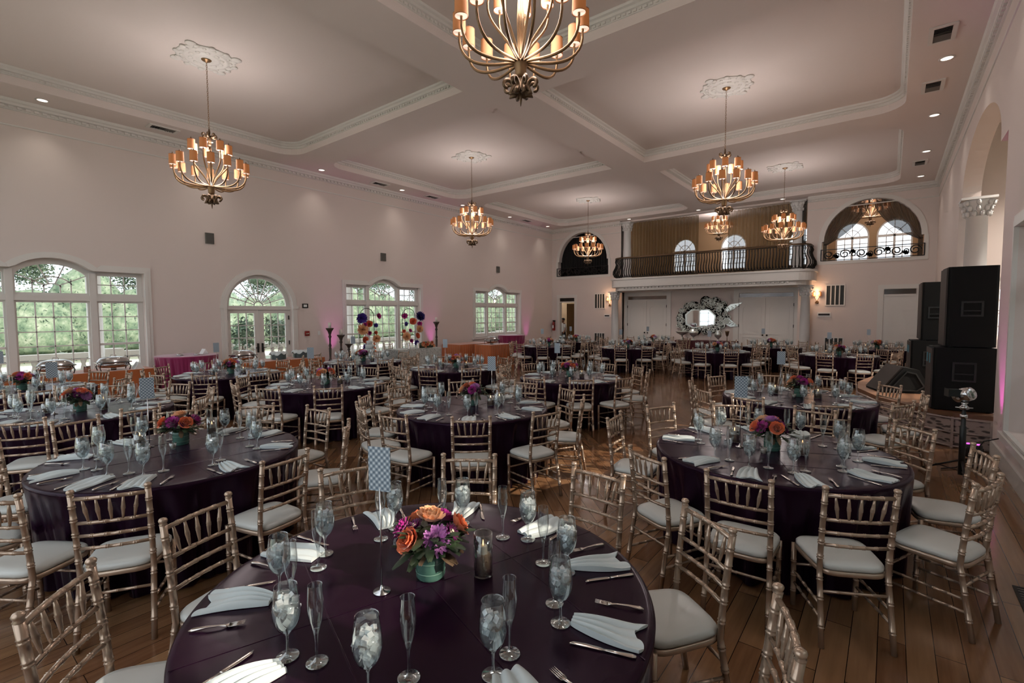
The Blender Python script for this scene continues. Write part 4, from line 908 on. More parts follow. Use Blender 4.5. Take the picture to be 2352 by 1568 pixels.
def merge(parts, name):
    mats = []; b = MB()
    for n_, me in parts:
        mp = []
        for mm in me.materials:
            if mm not in mats: mats.append(mm)
            mp.append(mats.index(mm))
        o = len(b.v); b.v.extend(tuple(v.co) for v in me.vertices)
        for p in me.polygons: b.f.append(tuple(i+o for i in p.vertices)); b.m.append(mp[p.material_index]); b.s.append(p.use_smooth)
    return b.mesh(name, mats)
CHLO = merge(chair_meshes(True), 'chair_far')
chair0 = [None]
def chair(x, y, face, label, group, near):
    """face = direction (rad) from the table centre outwards"""
    rz = face-PI/2
    if near:
        if chair0[0] is None:
            t = thing('chiavari_chair', label, 'chair', (x, y, 0), rz, group)
            for n_, me in CH: put(n_, me, t)
            chair0[0] = t
        else: t = copy_tree(chair0[0], (x, y, 0), rz, label); t['group'] = group
    else: t = tag(put('chiavari_chair', CHLO, None, (x, y, 0), rz), label, 'chair', group)
    return t
# ------------------------------------------------------------------ tables
TR = .932; TZ = .775
def cloth_mesh(seed, m, Rr=TR, zt=TZ, sat=True):
    rr = random.Random(seed); b = MB(); N = 240; ph = [rr.uniform(0, 6.28) for _ in range(5)]
    vs = [(0, 0, zt)]; rings = [(.3, 0), (.6, 0), (.9, 0), (.97, 0), (.992, -.003), (1.002, -.012), (1.006, -.03), (1.01, -.08), (1.02, -.2), (1.035, -.4), (1.05, -.6), (1.065, -.72), (1.09, -.765)]
    for q, dz in rings:
        f = max(0, -dz-.02)/.75; f = f**.75
        for k in range(N):
            a = 2*PI*k/N; fo = .55*math.sin(19*a+ph[0]+1.4*math.sin(3*a+ph[1]))+.4*math.sin(31*a+ph[2]+1.3*math.sin(5*a))+.2*math.sin(53*a+ph[4]); fo = fo-.35*abs(fo)
            r = Rr*min(q, 1.004)+f*.085*(fo-.95); z = zt+dz
            if dz == 0 and q < .95:
                z += 0
            vs.append((r*math.cos(a), r*math.sin(a), max(z, .004+.01*(fo+1))))
    fs = [(0, 1+k, 1+(k+1) % N) for k in range(N)]
    for j in range(len(rings)-1):
        for k in range(N): fs.append((1+j*N+k, 1+(j+1)*N+k, 1+(j+1)*N+(k+1) % N, 1+j*N+(k+1) % N))
    b.add(vs, fs, 0, True)
    # pressed fold lines across the top
    a0 = rr.uniform(0, PI)
    for dd, off in ((0, 0), (PI/2, 0), (0, .42), (0, -.42)):
        a = a0+dd; d = Vector((math.cos(a), math.sin(a), 0)); nv = Vector((-d.y, d.x, 0)); hl = math.sqrt(Rr**2-off**2)*.99
        p, q = d*-hl+nv*off, d*hl+nv*off; t_ = .0035
        b.add([p+nv*t_+Vector((0, 0, zt+.0003)), p-nv*t_+Vector((0, 0, zt+.0003)), q-nv*t_+Vector((0, 0, zt+.0003)), q+nv*t_+Vector((0, 0, zt+.0003)), p+Vector((0, 0, zt+.002)), q+Vector((0, 0, zt+.002))], [(1, 2, 5, 4), (3, 0, 4, 5)], 0, True)
    return b.mesh('tablecloth', m)
CLOTH = [cloth_mesh(s, M['satin']) for s in (1, 2, 3)]
b = MB(); b.lathe([(.91, TZ-.03), (.91, TZ-.008)], 40); TT = b.mesh('tabletop', M['tan'])
b = MB(); b.lathe([(.3, .01), (.05, .05), (.05, TZ-.03)], 12); TP = b.mesh('pedestal', M['black'])
# place setting pieces
def goblet_parts():
    b = MB(); b.lathe([(.001, .0035), (.037, .002), (.038, .004), (.036, .006), (.012, .012), (.006, .022), (.0048, .05), (.006, .075), (.012, .088), (.028, .103), (.040, .128), (.0455, .155), (.045, .185), (.0405, .22), (.036, .25)], 20, cap=False)
    b.lathe([(.0355, .2495), (.0368, .2505), (.0372, .252)], 20, cap=False)
    g = b.mesh('bowl_and_stem', M['glass'])
    b = MB(); b.lathe([(.008, .091), (.026, .105), (.038, .13), (.0432, .157), (.0425, .183), (.0415, .192), (.001, .194)], 16, cap=False); wt = b.mesh('iced_water', M['water'])
    rr = random.Random(5); b = MB()
    for _ in range(20):
        z_ = rr.uniform(.125, .21); q_ = .026 if z_ > .145 else .014; c = (rr.uniform(-q_, q_), rr.uniform(-q_, q_), z_); s_ = rr.uniform(.013, .021)
        b.obox(c, s_, s_, s_, Matrix.Rotation(rr.uniform(0, 3), 3, Vector((rr.random(), rr.random(), rr.random()+.1)).normalized()))
    return [('bowl_and_stem', g), ('iced_water', wt), ('ice_cubes', b.mesh('ice_cubes', M['ice']))]
GOB = goblet_parts(); GOBLO = merge(GOB, 'goblet_far')
b = MB(); b.lathe([(.001, .0035), (.036, .002), (.037, .004), (.034, .006), (.010, .012), (.005, .024), (.0045, .07), (.0065, .095), (.012, .118), (.021, .15), (.0262, .19), (.0262, .215), (.0235, .25), (.0225, .27)], 18, cap=False); b.lathe([(.0222, .2695), (.0234, .2708)], 18, cap=False); b.lathe([(.007, .1), (.011, .118), (.001, .12)], 10, cap=False)
FLUTE = b.mesh('champagne_flute', M['glass'])
def nap(u, v):       # folded fan; v along the length (outwards), u across
    L_ = .25; wd = .055+.085*v**.8; x = (u-.5)*wd*1.2; fold = abs(math.sin(u*PI*3.5))**.7; z = .003+.024*fold*(.4+.6*math.sin(PI*min(1, v*1.1+.08)))
    y = L_*(v-.5)+.02*math.cos(u*PI*2*1.2)*v; x += .02*math.sin(v*2.5); return (x, y, z)
b = MB(); b.hfield(36, 12, nap, .0005); NAP = b.mesh('folded_napkin', M['napkin'])
def nap2(u, v):
    wd = .06+.035*math.sin(PI*v); x = (u-.5)*wd*1.7+.015*math.sin(v*4); z = .004+.014*abs(math.sin(u*PI*2.5+.5))*(1-.4*v)+.004*math.sin(v*9); return (x, .28*(v-.5), z)
b = MB(); b.hfield(30, 12, nap2, .0005); NAP2 = b.mesh('folded_napkin', M['napkin'])
def flatten(me, k=.45, z=.003):
    for v in me.vertices: v.co.z = v.co.z*k+z
    return me
b = MB(); b.tube([(0, -.10, .0), (0, -.085, .004), (0, -.04, .009), (0, .0, .007), (0, .02, .002), (0, .035, .001)], [.006, .0105, .006, .0042, .006, .0125], 8); 
for x in (-.0105, -.0035, .0035, .0105): b.tube([(x, .034, .001), (x, .06, .004), (x, .088, .009)], [.0028, .0025, .0014], 5)
FORK = flatten(b.mesh('dinner_fork', M['cut']), .6, .004)
b = MB(); b.tube([(0, -.115, 0), (0, -.10, .0), (0, -.05, .0), (0, -.005, 0)], [.006, .0105, .0075, .006], 8); b.tube([(0, -.005, 0), (.001, .01, 0), (.003, .06, 0), (.002, .10, 0), (-.004, .115, 0)], [.006, .009, .010, .0085, .002], 8, flat=.3)
KNIFE = flatten(b.mesh('dinner_knife', M['cut']), .5, .0035)
# centrepiece: wrapped vase and flowers
def petal(b, base, dirv, upv, L_, W_, cup, mi=0, blunt=False):
    d = Vector(dirv).normalized(); u = Vector(upv).normalized(); s = d.cross(u).normalized(); u = s.cross(d); vs = []
    for j in range(4):
        v = j/3
        for i in (-1, 0, 1):
            wd = W_*(math.sin(PI*(.12+.78*v)) if not blunt else (.35, .85, 1.0, .72)[j])*.5; vs.append(Vector(base)+d*L_*v+s*i*wd+u*(cup*(v*v)+abs(i)*cup*.35*v))
    b.add(vs, [(j*3+i, j*3+i+1, (j+1)*3+i+1, (j+1)*3+i) for j in range(3) for i in range(2)], mi, True)
def flower(kind, r, seed=1):
    rr = random.Random(seed); b = MB()
    if kind == 'rose': layers = [(9, 78, 1.0, 1.0), (9, 62, .95, .9), (8, 48, .86, .9), (7, 36, .76, .8), (6, 25, .68, .7), (5, 15, .6, .6), (4, 6, .52, .5)]; wd = .8
    elif kind == 'dahlia': layers = [(18, 92, 1.0, .8), (18, 76, .97, .7), (16, 60, .9, .7), (14, 44, .82, .6), (10, 28, .72, .5), (7, 12, .6, .5)]; wd = .34
    else: layers = [(22, 80, 1.0, .4), (20, 62, .8, .4), (12, 40, .6, .4)]; wd = .25
    for li, (n, ang, k, c) in enumerate(layers):
        for i in range(n):
            a = 2*PI*(i+.5*(li % 2))/n+rr.uniform(-.1, .1); t = R(ang)
            dv = (math.sin(t)*math.cos(a), math.sin(t)*math.sin(a), math.cos(t)); upv = (-math.cos(a)*math.cos(t), -math.sin(a)*math.cos(t), math.sin(t))
            petal(b, (0, 0, -r*.25), dv, upv, r*k*rr.uniform(.92, 1.05), r*wd*k, r*.28*(1 if kind == 'rose' else .5), 0, kind == 'rose')
    if kind == 'aster': blob(b, (0, 0, .0), r*.28, .7, 8, 1)
    return b
FM = {}
for nm, kd, r, mm in (('rose', 'rose', .052, 'rose'), ('peach_rose', 'rose', .058, 'peach'), ('dahlia', 'dahlia', .05, 'dahlia'), ('lilac_dahlia', 'dahlia', .056, 'lilac'), ('aster', 'aster', .036, 'plum')):
    FM[nm] = flower(kd, r).mesh(nm, [M[mm], M['cream']])
b = MB(); b.lathe([(.058, 0), (.064, .01), (.064, .10), (.066, .115), (.062, .118)], 24, cap=False); b.lathe([(.06, .004), (.06, .09), (.001, .092)], 24, mi=1, cap=False)
for z in (.03, .075): b.lathe([(.0645, z), (.0655, z+.002), (.0645, z+.004)], 24, mi=2, cap=False)
VASE = b.mesh('vase', [M['vase'], mat('wrapped_ti_leaf', '#1f4034', .4), mat('pale_ribbon', '#6f9484', .5)])
def leaves(n, spread, mats, L_, seed, down=False):
    rr = random.Random(seed); b = MB()
    for _ in range(n):
        a = rr.uniform(0, 2*PI); t = rr.uniform(.9, 1.9) if not down else rr.uniform(1.7, 2.3); dv = (math.sin(t)*math.cos(a), math.sin(t)*math.sin(a), math.cos(t))
        bs = (spread*math.cos(a)*rr.uniform(.3, 1), spread*math.sin(a)*rr.uniform(.3, 1), .15+rr.uniform(-.03, .06)); petal(b, bs, dv, (0, 0, 1), L_*rr.uniform(.7, 1.2), L_*.42, -.015, 0)
    return b.mesh('leaf_spray', mats)
LEAF1 = leaves(80, .10, [M['leaf']], .10, 4); LEAF2 = leaves(8, .10, M['goldleaf'], .095, 9, True)
b = MB(); blob(b, (0, 0, .16), .075, .8, 12); MOSS = b.mesh('greenery', M['leaf'])
CPL = [('peach_rose', (0, .01, .25), 10, 0), ('lilac_dahlia', (.03, -.075, .19), 60, -80), ('rose', (-.075, -.055, .185), 55, -145), ('rose', (.11, .02, .205), 60, 10), ('dahlia', (-.11, .02, .205), 60, 165), ('dahlia', (.05, .08, .22), 45, 60), ('aster', (-.06, -.02, .235), 30, -160), ('aster', (.085, -.045, .21), 55, -30), ('rose', (-.04, .1, .2), 55, 110), ('aster', (.0, .12, .19), 60, 90)]
CP0 = None
def centrepiece(x, y, rz, label, v):
    t = thing('flower_centerpiece', label, 'flower arrangement', (x, y, TZ+.002), rz, 'flower centrepieces')
    put('vase', VASE, t); put('greenery', MOSS, t); put('leaf_spray', LEAF1, t); put('leaf_spray', LEAF2, t)
    order = CPL if v == 0 else [CPL[(i*3+v) % 10][:1]+CPL[i][1:] for i in range(10)]
    for nm, loc, tilt, az in order:
        o = put(nm, FM[nm], t, loc); o.rotation_euler = (0, R(tilt), R(az))
    return t
# candles, shakers, table number stands
def hurricane(h, label, x, y, group='candle holders with beans'):
    t = thing('candle_holder', label, 'candle holder', (x, y, TZ+.002), 0, group); r = .042 if h > .15 else .045
    b = MB(); b.lathe([(.001, .001), (r, .001), (r, h), (r-.003, h), (r-.003, .006), (.001, .006)], 22, cap=False); b.build('glass_cylinder', M['glass'], t)
    b = MB(); hb = h*.5; b.lathe([(.001, .007), (r-.008, .007), (r-.008, hb), (.001, hb+.006)], 18, cap=False)
    rr = random.Random(int(h*1000)); 
    for k in range(110):
        a = rr.uniform(0, 6.28); z = rr.uniform(.01, hb); blob(b, ((r-.0095)*math.cos(a), (r-.0095)*math.sin(a), z), .0058, .7, 5)
    b.build('coffee_beans', M['beans'], t)
    b = MB(); b.lathe([(.019, hb), (.0195, hb+.035), (.017, hb+.038), (.001, hb+.037)], 16, cap=False); c = b.build('candle', M['candle'], t)
    b = MB(); b.lathe([(.001, hb+.038), (.0035, hb+.046), (.0025, hb+.056), (.0003, hb+.066)], 8, cap=False); b.build('flame', M['flame'], c)
def votive(label, x, y):
    t = thing('votive_cup', label, 'votive candle', (x, y, TZ+.002), 0, 'votive candles'); b = MB(); b.lathe([(.001, .001), (.022, .001), (.028, .055), (.0265, .055), (.021, .006)], 16, cap=False); b.build('glass_cup', M['glass'], t)
    b = MB(); b.lathe([(.019, .008), (.023, .036), (.001, .036)], 14, cap=False); b.build('candle', M['candle'], t)
def shaker(label, x, y, rz):
    t = thing('salt_shaker' if 'salt' in label else 'pepper_shaker', label, 'shaker', (x, y, TZ+.002), rz, 'salt and pepper shakers'); b = MB(); b.lathe([(.017, 0), (.018, .004), (.015, .035), (.011, .042)], 4, sm=False); b.build('body', M['water'], t)
    b = MB(); b.lathe([(.011, .042), (.0125, .046), (.010, .055), (.003, .060)], 12); b.build('cap', M['silver'], t)
def sign(x, y, rz, label):
    t = thing('table_sign', label, 'table sign', (x, y, TZ+.002), rz, 'lattice-pattern table cards on stands'); b = MB(); b.lathe([(.001, 0), (.036, 0), (.036, .003), (.01, .008), (.004, .03)], 20, cap=False); b.build('base', M['silver'], t)
    b = MB(); b.tube([(0, 0, .01), (0, 0, .44)], .0035, 7); b.build('rod', M['silver'], t)
    b = MB(); b.box(-.052, .052, -.002, .002, .43, .615); b.build('card', M['plaid'], t)
# name, centre, seat angles, near, phrase, vase offset, tilt
def ring(ph, n=10): return [ph+36*k for k in range(n)]
TABLES = [
 ('the frontmost round table', (-1.53, 1.38), [52, 87, 126, 160, 198, 230, 270, 306, 342, 17], 1),
 ('the round table before the light stand', (-.76, 4.54), [-88, -61, -23, 13, 46, 83, 117, 152, -172, -116], 1),
 ('the round table at the front left', (-4.72, 1.45), [-31, 10, 54, 96, 130, 163, -166, -128, -90, -57], 1),
 ('the middle round table behind the front one', (-4.1, 4.45), [-83, -48, -13, 26, 61, 97, 140, -178, -143, -112], 1),
 ('the round table beside the stage front', (-1.0, 7.65), [-68, -104, -134, -170, 153, 113, 77, 42, 6, -33], 1),
 ('the round table in front of the orange buffet', (-7.8, 1.4), [-29, 11, 45, 80, 116, 152, 188, 224, 260, 296], 1),
 ('the round table beyond the front left one', (-7.4, 4.45), ring(-66), 1),
 ('the round table at the edge of the dance floor', (-4.6, 7.65), [-84, -52, -20, 16, 52, 88, 124, 160, -168, -124], 1),
 ('the round table before the lace table', (-7.45, 7.5), ring(-67), 0),
 ('the round table before the magenta table', (-10.35, 4.1), ring(-145), 0),
 ('the round table before the flower stands', (-10.32, 7.2), ring(-50), 0),
 ('the round table at the far left edge', (-10.7, 1.2), ring(-20), 0),
 ('the round table nearest the left orange buffet end', (-9.7, 14.5), ring(-63), 0),
 ('the round table before the side door', (-10.4, 17.6), ring(-40), 0),
 ('the round table across the dance floor left of centre', (-7.02, 15.4), ring(-75), 0),
 ('the round table across the dance floor at centre', (-4.15, 15.5), ring(-95), 0),
 ('the back table in front of the left double door', (-7.5, 18.9), ring(-60), 0),
 ('the back table in front of the right double door', (-3.2, 18.5), ring(-90), 0),
 ('the far table left of the floor monitor', (-1.1, 15.9), ring(-98), 0),
 ('the last table before the plain right door', (-.3, 19.3), ring(-70), 0)]
pos10 = ['nearest the camera', 'first clockwise from the nearest seat', 'second clockwise from the nearest seat', 'third clockwise from the nearest seat', 'fourth clockwise from the nearest seat', 'farthest from the camera',
         'fourth anticlockwise from the nearest seat', 'third anticlockwise from the nearest seat', 'second anticlockwise from the nearest seat', 'first anticlockwise from the nearest seat']
short = {0: 'frontmost table', 1: 'table before the light stand', 2: 'front left table', 3: 'middle table', 4: 'table beside the stage', 5: 'table before the orange buffet', 6: 'table beyond the front left one', 7: 'dance floor edge table', 8: 'table before the lace table', 9: 'table before the magenta table', 10: 'table before the flower stands', 11: 'far left edge table', 12: 'table at the orange buffet end', 13: 'table before the side door', 14: 'left of centre far table', 15: 'centre far table', 16: 'left double door table', 17: 'right double door table', 18: 'far table by the monitor', 19: 'table before the plain door'}
posS = ['seat nearest camera', 'first seat clockwise', 'second seat clockwise', 'third seat clockwise', 'fourth seat clockwise', 'farthest seat', 'fourth seat anticlockwise', 'third seat anticlockwise', 'second seat anticlockwise', 'first seat anticlockwise']
SUBSET = set()
for ti, (phrase, (cx, cy), angs, near) in enumerate(TABLES):
    T_ = thing('banquet_table', 'aubergine satin covered table: '+phrase, 'table', (cx, cy, 0), rnd.uniform(0, 6.28), 'round banquet tables')
    put('tablecloth', CLOTH[ti % 3], T_); put('tabletop', TT, T_); put('pedestal', TP, T_)
    camdir = math.atan2(-cy, -cx)
    srt = sorted(angs, key=lambda a: -((math.radians(a)-camdir+PI) % (2*PI)))   # clockwise order
    near_i = min(range(10), key=lambda i: abs((R(srt[i])-camdir+PI) % (2*PI)-PI))
    srt = srt[near_i:]+srt[:near_i]
    for i, adeg in enumerate(srt):
        a = R(adeg); j = rnd.uniform(-.012, .016); rad = 1.117+j
        if ti == 2 and adeg == -166: rad = 1.3
        d = Vector((math.cos(a), math.sin(a))); side = Vector((-d.y, d.x))
        p = Vector((cx, cy))+d*(rad+.028)
        far_cam = p.length
        if not (ti == 0 and adeg in (270, 306, 342)): # those three seats stand beside and behind the camera, outside the frame
            chair(p.x, p.y, a+rnd.uniform(-.035, .035), 'gold bamboo-style chair with ivory seat, %s, %s' % (short[ti], posS[i]), 'gold chairs around the round tables', near)
        st = '%s, %s' % (short[ti], posS[i])
        def at(r, dd, z=TZ+.002): q = Vector((cx, cy))+d*r+side*dd; return (q.x, q.y, z)
        o = tag(put('folded_napkin', NAP if (ti+i) % 3 else NAP2, None, at(.76, -.02+rnd.uniform(-.01, .01)), a-PI/2+rnd.uniform(-.15, .15)), 'ivory fan-folded napkin at '+st, 'napkin', 'ivory napkins')
        o = tag(put('dinner_fork', FORK, None, at(.78, .125), a+PI/2+rnd.uniform(-.2, .2)), 'silver fork at '+st, 'fork', 'silver forks')
        o = tag(put('dinner_knife', KNIFE, None, at(.77, -.15), a+PI/2+rnd.uniform(-.2, .2)), 'silver knife at '+st, 'knife', 'silver knives')
        gp = at(.60+rnd.uniform(-.015, .02), -.06+rnd.uniform(-.01, .01)); fp = at(.545+rnd.uniform(-.02, .01), .045+rnd.uniform(-.01, .01)); rzz = rnd.uniform(0, 6)
        if near:
            g = thing('water_goblet', 'stemmed goblet of iced water at '+st, 'water glass', gp, rzz, 'goblets of iced water')
            for n_, me in GOB: put(n_, me, g)
        else: tag(put('water_goblet', GOBLO, None, gp, rzz), 'stemmed goblet of iced water at '+st, 'water glass', 'goblets of iced water')
        tag(put('champagne_flute', FLUTE, None, fp, rzz), 'empty champagne flute at '+st, 'champagne flute', 'empty champagne flutes')
    vd = {0: (-.05, .05), 1: (.0, .02), 2: (-.3, .12), 3: (-.08, .1), 4: (.03, .08), 5: (.05, -.02)}.get(ti, (rnd.uniform(-.05, .05), rnd.uniform(-.05, .05)))
    centrepiece(cx+vd[0], cy+vd[1], .8 if ti == 0 else rnd.uniform(0, 6.28), 'orange and magenta flowers in green vase on '+short[ti], 0 if ti in (0, 2) else ti % 7)
    # unit vectors towards/away and across as seen from the camera
    vdir = Vector((cx, cy)).normalized(); vr = Vector((vdir.y, -vdir.x))
    def rel(f, s_): q = Vector((cx+vd[0], cy+vd[1]))+vdir*f+vr*s_; return q.x, q.y
    hx, hy = {0: (-1.40, 1.58), 2: (-5.03, 1.83)}.get(ti, rel(-.05, .22)); hurricane(.19 if ti in (0, 2, 5) else .12, 'glass cylinder with beans and candle on '+short[ti], hx, hy)
    if ti != 0:
        hx, hy = rel(.14, -.3) if ti not in (3, 6) else rel(.1, .34); hurricane(.11 if ti != 1 else .13, 'short bean-filled candle glass on '+short[ti], hx, hy, 'short candle holders with beans')
        hx, hy = rel(-.16, -.06); votive('small glass votive cup in front of the flowers on '+short[ti], hx, hy)
    hx, hy = {0: (-1.93, 1.52)}.get(ti, rel(-.02, -.36)); shaker('glass salt shaker with steel cap on '+short[ti], hx, hy, .4); shaker('glass pepper shaker with steel cap on '+short[ti], hx+.03, hy+.035, .7)
    hx, hy = {0: (-1.65, 1.22), 1: (-1.0, 4.5)}.get(ti, rel(.05 if ti != 5 else -.02, -.23 if ti != 3 else .24)); sign(hx, hy, math.atan2(vr.y, vr.x)+rnd.uniform(-.4, .4) if ti else R(20), 'grey lattice card on thin steel stand on '+short[ti])

# scale up the bouquets a little
for o in list(COL.objects):
    if o.parent and o.name.split('.')[0] in ('rose', 'peach_rose', 'dahlia', 'lilac_dahlia', 'aster') and o.parent.name.startswith('flower_centerpiece'):
        o.location = (o.location.x*1.12, o.location.y*1.12, o.location.z*1.04); o.scale = (1.22, 1.22, 1.22)
# ------------------------------------------------------------------ buffet side along the windows
def cloth_table(name, x0, x1, y0, y1, z, m, label, wl=.3, amp=.018, group=None):
    t = thing(name, label, 'table', ((x0+x1)/2, (y0+y1)/2, 0), 0, group); hx, hy = (x1-x0)/2, (y1-y0)/2
    b = MB(); b.box(-hx, hx, -hy, hy, z-.02, z); boxskirt(b, hx, hy, z-.001, amp, .01, .02, wl); b.build('tablecloth', m, t); return t
def round_cloth(name, x, y, r, z, m, label, seed):
    t = thing(name, label, 'table', (x, y, 0), 0, 'round magenta cocktail tables'); put('tablecloth', cloth_mesh(seed, m, r, z), t); return t
cloth_table('buffet_table', -13.6, -12.75, -.6, 3.55, .775, M['orange'], 'long orange-draped buffet table under the big window', .55)
cloth_table('buffet_table', -13.0, -12.2, 4.95, 7.3, .775, M['orange'], 'orange-draped buffet table before the French door', .5)
cloth_table('buffet_table', -13.7, -12.7, 13.15, 15.1, .775, M['orange'], 'pleated orange buffet table left of the farthest window', .12, .03)
cloth_table('buffet_table', -12.4, -11.6, 13.6, 15.0, .775, M['orange'], 'second pleated orange table nearer the dance floor', .12, .03)
round_cloth('cocktail_table', -13.05, 4.28, .64, 1.0, M['magenta'], 'tall magenta-draped round table beside the big window', 31)
round_cloth('cocktail_table', -13.2, 16.9, .6, 1.0, M['magenta'], 'tall magenta-draped round table beyond the farthest window', 32)
cloth_table('sweetheart_table', -13.0, -12.3, 9.95, 11.75, .79, M['lace'], 'white lace-covered table in front of the flower stands', .2)
cloth_table('cake_table', -12.95, -12.2, 8.65, 9.4, .7, M['napkin'], 'small white-draped table carrying the wedding cake', .2)
def chafer(x, y, z, rz, label):
    t = thing('chafing_dish', label, 'chafing dish', (x, y, z), rz, 'steel chafing dishes')
    b = MB(); b.prism(rrect(-.3, .3, -.2, .2, .1)[:18]+[(.3, .12), (.22, .2), (-.22, .2), (-.3, .12)], [], fz(0), .16, .18); b.lathe([(.22, .06), (.26, .1), (.27, .16)], 24, sx=1.05, sy=.72); b.build('water_pan', M['silver'], t)
    b = MB(); b.lathe([(.27, .185), (.26, .2), (.22, .255), (.12, .285), (.001, .292)], 24, sx=1.05, sy=.72, cap=False); l = b.build('lid', M['silver'], t)
    b = MB(); b.tube([(-.05, 0, .285), (-.04, 0, .32), (.04, 0, .32), (.05, 0, .285)], .008, 6); b.build('handle', M['silver'], l)
    for sx, sy in ((-1, -1), (1, -1), (1, 1), (-1, 1)):
        b = MB(); b.tube([(sx*.22, sy*.13, .16), (sx*.26, sy*.16, .08), (sx*.24, sy*.15, 0)], .009, 6); b.build('leg', M['black'], t)
    b = MB(); b.lathe([(.05, .0), (.05, .06)], 12); b.build('burner', M['silver'], t)
chafer(-13.1, 2.0, .776, PI/2, 'steel chafing dish on the long orange table, left one'); chafer(-13.05, 2.9, .776, PI/2, 'steel chafing dish on the long orange table, right one'); chafer(-12.6, 5.35, .776, PI/2+.2, 'steel chafing dish before the French door'); chafer(-12.05, 14.2, .776, PI/2, 'dark chafing dish on the second pleated orange table')
item('steel_cup', [(.05, 0), (.06, .01), (.055, .12), (.06, .13)], M['silver'], -12.95, 2.45, .776, 'small steel cup between the two chafing dishes', 'cup')
b = MB(); b.prism([(-.09, 0), (.09, 0), (0, .15)], [], fx(0), -.12, .12); tag(b.build('menu_card', M['white'], None, (-12.95, 3.3, .776)), 'white folded menu card at the right end of the long orange table', 'card')
b = MB(); b.prism([(-.07, 0), (.07, 0), (0, .12)], [], fx(0), -.1, .1); tag(b.build('menu_card', M['white'], None, (-13.0, 4.62, 1.006)), 'white folded card on the magenta table', 'card')
for i, (x, y) in enumerate(((-12.95, 4.1), (-12.8, 4.4))):
    b = MB(); b.lathe([(.05, 0), (.07, .012), (.05, .03), (.01, .045)], 14, sx=1.5); tag(b.build('silver_tray_piece', M['silver'], None, (x, y, 1.004)), ['silver serving piece on the left of the magenta table', 'silver serving piece beside the card on the magenta table'][i], 'serving piece', 'silver on the magenta table')
for i, (x, y) in enumerate(((-12.55, 6.2), (-12.6, 6.82))):
    t = thing('plate_stack', ['stack of dinner plates under a white napkin, left one by the French door', 'stack of dinner plates under a white napkin, right one by the French door'][i], 'plates', (x, y, .776), 0, 'covered plate stacks')
    b = MB(); pr = []
    for k in range(14): pr += [(.15, .012*k+.001), (.19, .012*k+.010), (.15, .012*k+.012)]
    b.lathe(pr, 26); b.build('plates', mat('grey_china', '#8b9492', .3) if i == 0 else bpy.data.materials['grey_china'], t)
    b = MB(); n = 20; vs = []
    for j in range(n+1):
        for k in range(n+1):
            u, v = -.28+.56*j/n, -.28+.56*k/n; d = math.hypot(u, v); z = .195 if d < .17 else .195-(d-.17)*.4-.02*math.sin(9*math.atan2(v, u)); q = 1 if d < .19 else .19/d+.25*(1-.19/d); vs.append((u*q, v*q, z))
    b.add(vs, [(j*(n+1)+k, (j+1)*(n+1)+k, (j+1)*(n+1)+k+1, j*(n+1)+k+1) for j in range(n) for k in range(n)], 0, True); b.build('napkin_cover', M['napkin'], t)
# wedding cake and flowers
t = thing('wedding_cake', 'white three-tier wedding cake beside the flower stands', 'cake', (-12.55, 9.0, .704)); b = MB(); b.lathe([(.2, 0), (.2, .03), (.1, .06)], 24); b.build('stand', M['silver'], t)
for k, (r, z) in enumerate(((.17, .06), (.125, .19), (.085, .31))): b = MB(); b.lathe([(r, z), (r, z+.115), (r-.01, z+.12)], 28); b.build('tier', M['napkin'], t)
for k, p in enumerate(((.12, .1, .2), (.1, .1, .32), (.15, .1, .1))): o = put('rose', FM['rose'], t, p); o.rotation_euler = (R(-50), 0, 0)
t = thing('flower_garland', 'low dark garland with orange roses on the lace table', 'flower arrangement', (-12.6, 11.3, .80), 0); b = MB(); b.lathe([(.3, 0), (.28, .08), (.2, .16), (.01, .2)], 14, sx=.6, sy=1.1); b.build('greenery', M['leaf'], t)
for k in range(9): o = put('rose' if k % 2 else 'peach_rose', FM['rose' if k % 2 else 'peach_rose'], t, (.14+rnd.uniform(-.04, .04), -.28+.07*k, .1+.06*math.sin(k*2.1))); o.rotation_euler = (0, R(60), 0); o.scale = (1.3, 1.3, 1.3)
item('storm_lantern', [(.05, 0), (.05, .01), (.045, .02), (.045, .16), (.03, .2), (.005, .23)], M['silver'], -12.5, 10.5, .792, 'small silver lantern on the left half of the lace table', 'lantern'); item('storm_lantern', [(.05, 0), (.05, .01), (.045, .02), (.045, .14), (.03, .18), (.005, .21)], M['silver'], -12.45, 10.85, .792, 'small silver lantern beside the garland on the lace table', 'lantern')
tag(copy_tree(chair0[0], (-13.4, 10.55, 0), PI/2+.1, 'gold bamboo-style chair behind the lace table'), group='gold chairs around the round tables')
# oversized paper flowers on iron arches
PF = {}
for k, col, kd in (('p', '#4b2f8f', 'dahlia'), ('n', '#2a2468', 'dahlia'), ('v', '#5a45a8', 'dahlia'), ('m', '#b3127a', 'aster'), ('c', '#ee7e5c', 'rose'), ('y', '#f0b98a', 'dahlia')):
    bb = flower(kd, 1.0, 3); blob(bb, (0, 0, .1), .17, .6, 10, 1); PF[k] = bb.mesh('paper_flower', [mat('paper_'+k, col, .8), mat('paper_centre_'+k, {'p': '#7d5ea8', 'n': '#c98a3a', 'v': '#2d2360', 'm': '#4a1450', 'c': '#5a2030', 'y': '#c4533c'}[k], .8)])
FL1 = [('p', 9.24, 1.81, .18), ('m', 9.86, 1.88, .12), ('m', 9.29, 1.62, .08), ('c', 9.51, 1.63, .12), ('v', 9.74, 1.58, .08), ('y', 9.22, 1.46, .19), ('m', 9.51, 1.33, .09), ('c', 9.72, 1.34, .07), ('c', 9.28, 1.13, .12), ('y', 9.78, 1.14, .14), ('m', 9.42, 1.02, .08), ('p', 9.35, .87, .15)]
